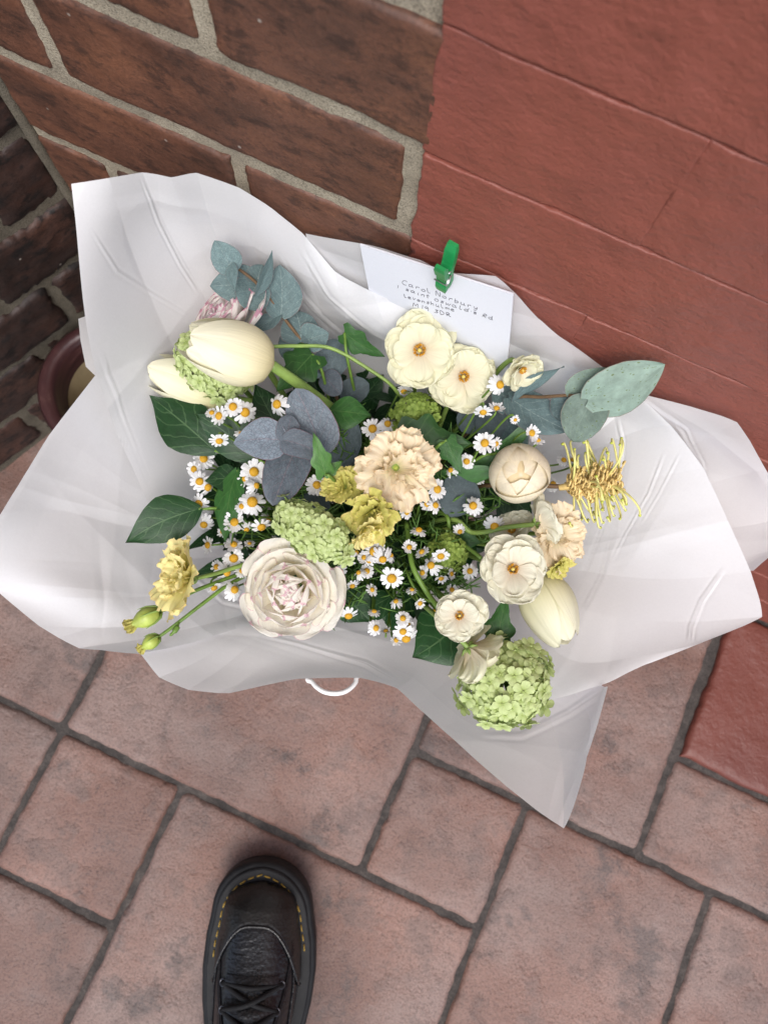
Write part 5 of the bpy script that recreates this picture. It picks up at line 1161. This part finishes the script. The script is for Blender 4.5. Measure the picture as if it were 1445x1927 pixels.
while q < .10:
    mb = MB(); mb.tube([at_len(q), (at_len(q)+at_len(q+.0062))/2+np.array([0,0,.0006]), at_len(q+.0062)], .00065, 5); link('stitch', mb.mesh('stitch', M_YEL), welt, BM); q += .0092
UH = [(.0165,.004),(.0185,.014),(.024,.025),(.034,.036),(.05,.044),(.07,.050),(.09,.057),(.12,.072),(.15,.092),(.18,.115),(.21,.135),(.26,.14),(.275,.13)]
def up_pt(s, a, lift=0.0):                 # a: 0 right side, pi/2 top, pi left side
    h = float(np.interp(s, [x for x, y in UH], [y for x, y in UH])); w = max(.004, hw(s)-.0155)
    if s < .034: w = max(.002, hw(max(0, s-.0165))*.93 - .002)
    tp = 1-.28*min(1, max(0, (s-.09)/.1)); ca, sa = math.cos(a), math.sin(a)
    x = w*np.sign(ca)*abs(ca)**.72*(1-(1-tp)*abs(sa)**2); z = h*abs(sa)**.78
    nrm_ = unit([ca, .15, sa+.1]); return np.array([cxl(s)+x, -s, .044+z]) + nrm_*lift
ss = np.concatenate([np.linspace(.0165,.06,18), np.linspace(.066,.275,36)]); aa = np.linspace(0, math.pi, 33)
mb = MB(); G = np.array([[up_pt(s, a) for a in aa] for s in ss]); mb.grid(G, flip=True); link('upper', mb.mesh('upper', M_LEA), boot, BM)
mb = MB(); rows = []
for z, rx_, ry_, yc in ((.10,.038,.05,-.222),(.14,.042,.052,-.226),(.17,.043,.054,-.23),(.205,.046,.057,-.235),(.207,.045,.056,-.235),(.20,.041,.052,-.235),(.15,.036,.046,-.228)): rows.append([(rx_*math.cos(t_), yc+ry_*math.sin(t_), z) for t_ in np.arange(0, 6.283, 6.283/36)])
mb.grid(np.array(rows), closed=True); link('shaft', mb.mesh('shaft', M_LEA), boot, BM)
# toe cap with its raised edge, side seams
mb = MB(); G = np.array([[up_pt(.0165+(.046+.062*abs(math.cos(a))**2.6-.0165)*t_, a, .0014*(1 if .02 < t_ < .98 else .2)) for a in aa] for t_ in np.linspace(0, 1, 14)]); mb.grid(G, flip=True); cap = link('toe_cap', mb.mesh('toe_cap', M_CAP), boot, BM); cap['label'] = 'scuffed brownish black toe cap'
def seam(f, n=30, r_=.0009, name='seam'):
    mb = MB(); mb.tube([f(t_) for t_ in np.linspace(0, 1, n)], r_, 6); return link(name, mb.mesh(name, M_LEA), boot, BM)
seam(lambda t_: up_pt(.046+.062*abs(math.cos(math.pi*t_))**2.6, max(.06, min(math.pi-.06, math.pi*t_)), .0016), 40, .0012)
for sg in (0, 1):
    f_ = lambda a: (math.pi-a) if sg else a
    seam(lambda t_: up_pt(.062+.075*t_, f_(.62+.52*t_), .0008)); seam(lambda t_: up_pt(.065+.074*t_, f_(.58+.52*t_), .0008))
    seam(lambda t_: up_pt(.082+.11*t_, f_(.55-.14*t_), .0008))
# eyestays, eyelets, laces
eye = [(.092+.019*k, .98+.035*k) for k in range(5)]
for s, a in eye:
    for sg in (0, 1):
        c = up_pt(s, (math.pi-a) if sg else a, .001); nn_ = unit([math.cos((math.pi-a) if sg else a), .25, 1.0]); x_ = unit(np.cross(nn_, [0,1,0])); y_ = np.cross(nn_, x_)
        mb = MB(); mb.tube([c+.003*(math.cos(t_)*x_+math.sin(t_)*y_) for t_ in np.linspace(0, 6.283, 15)], .0008, 5, False); link('eyelet', mb.mesh('eyelet', M_EYE), boot, BM)
tongue = MB(); G = np.array([[up_pt(s, a, .0012+.0015*math.sin(s*300)) for a in np.linspace(1.08, math.pi-1.08, 9)] for s in np.linspace(.084,.205,24)]); tongue.grid(G, flip=True); link('tongue', tongue.mesh('tongue', M_LEA), boot, BM)
mb = MB(); lc = []
for k in range(5):
    s, a = eye[k]; L_, Rr = up_pt(s, math.pi-a, .0016), up_pt(s, a, .0016); mid = up_pt(s, math.pi/2, .0046)
    if k == 0: mb.tube(bez([L_, mid, Rr], 8), .0024, 7)
    if k < 4:
        s2, a2 = eye[k+1]; m2_ = up_pt((s+s2)/2, math.pi/2, .0055)
        mb.tube(bez([L_, m2_, up_pt(s2, a2, .0016)], 8), .0024, 7); mb.tube(bez([Rr, m2_+np.array([0,0,.0032]), up_pt(s2, math.pi-a2, .0016)], 8), .0024, 7)
link('laces', mb.mesh('laces', M_LACE), boot, BM)
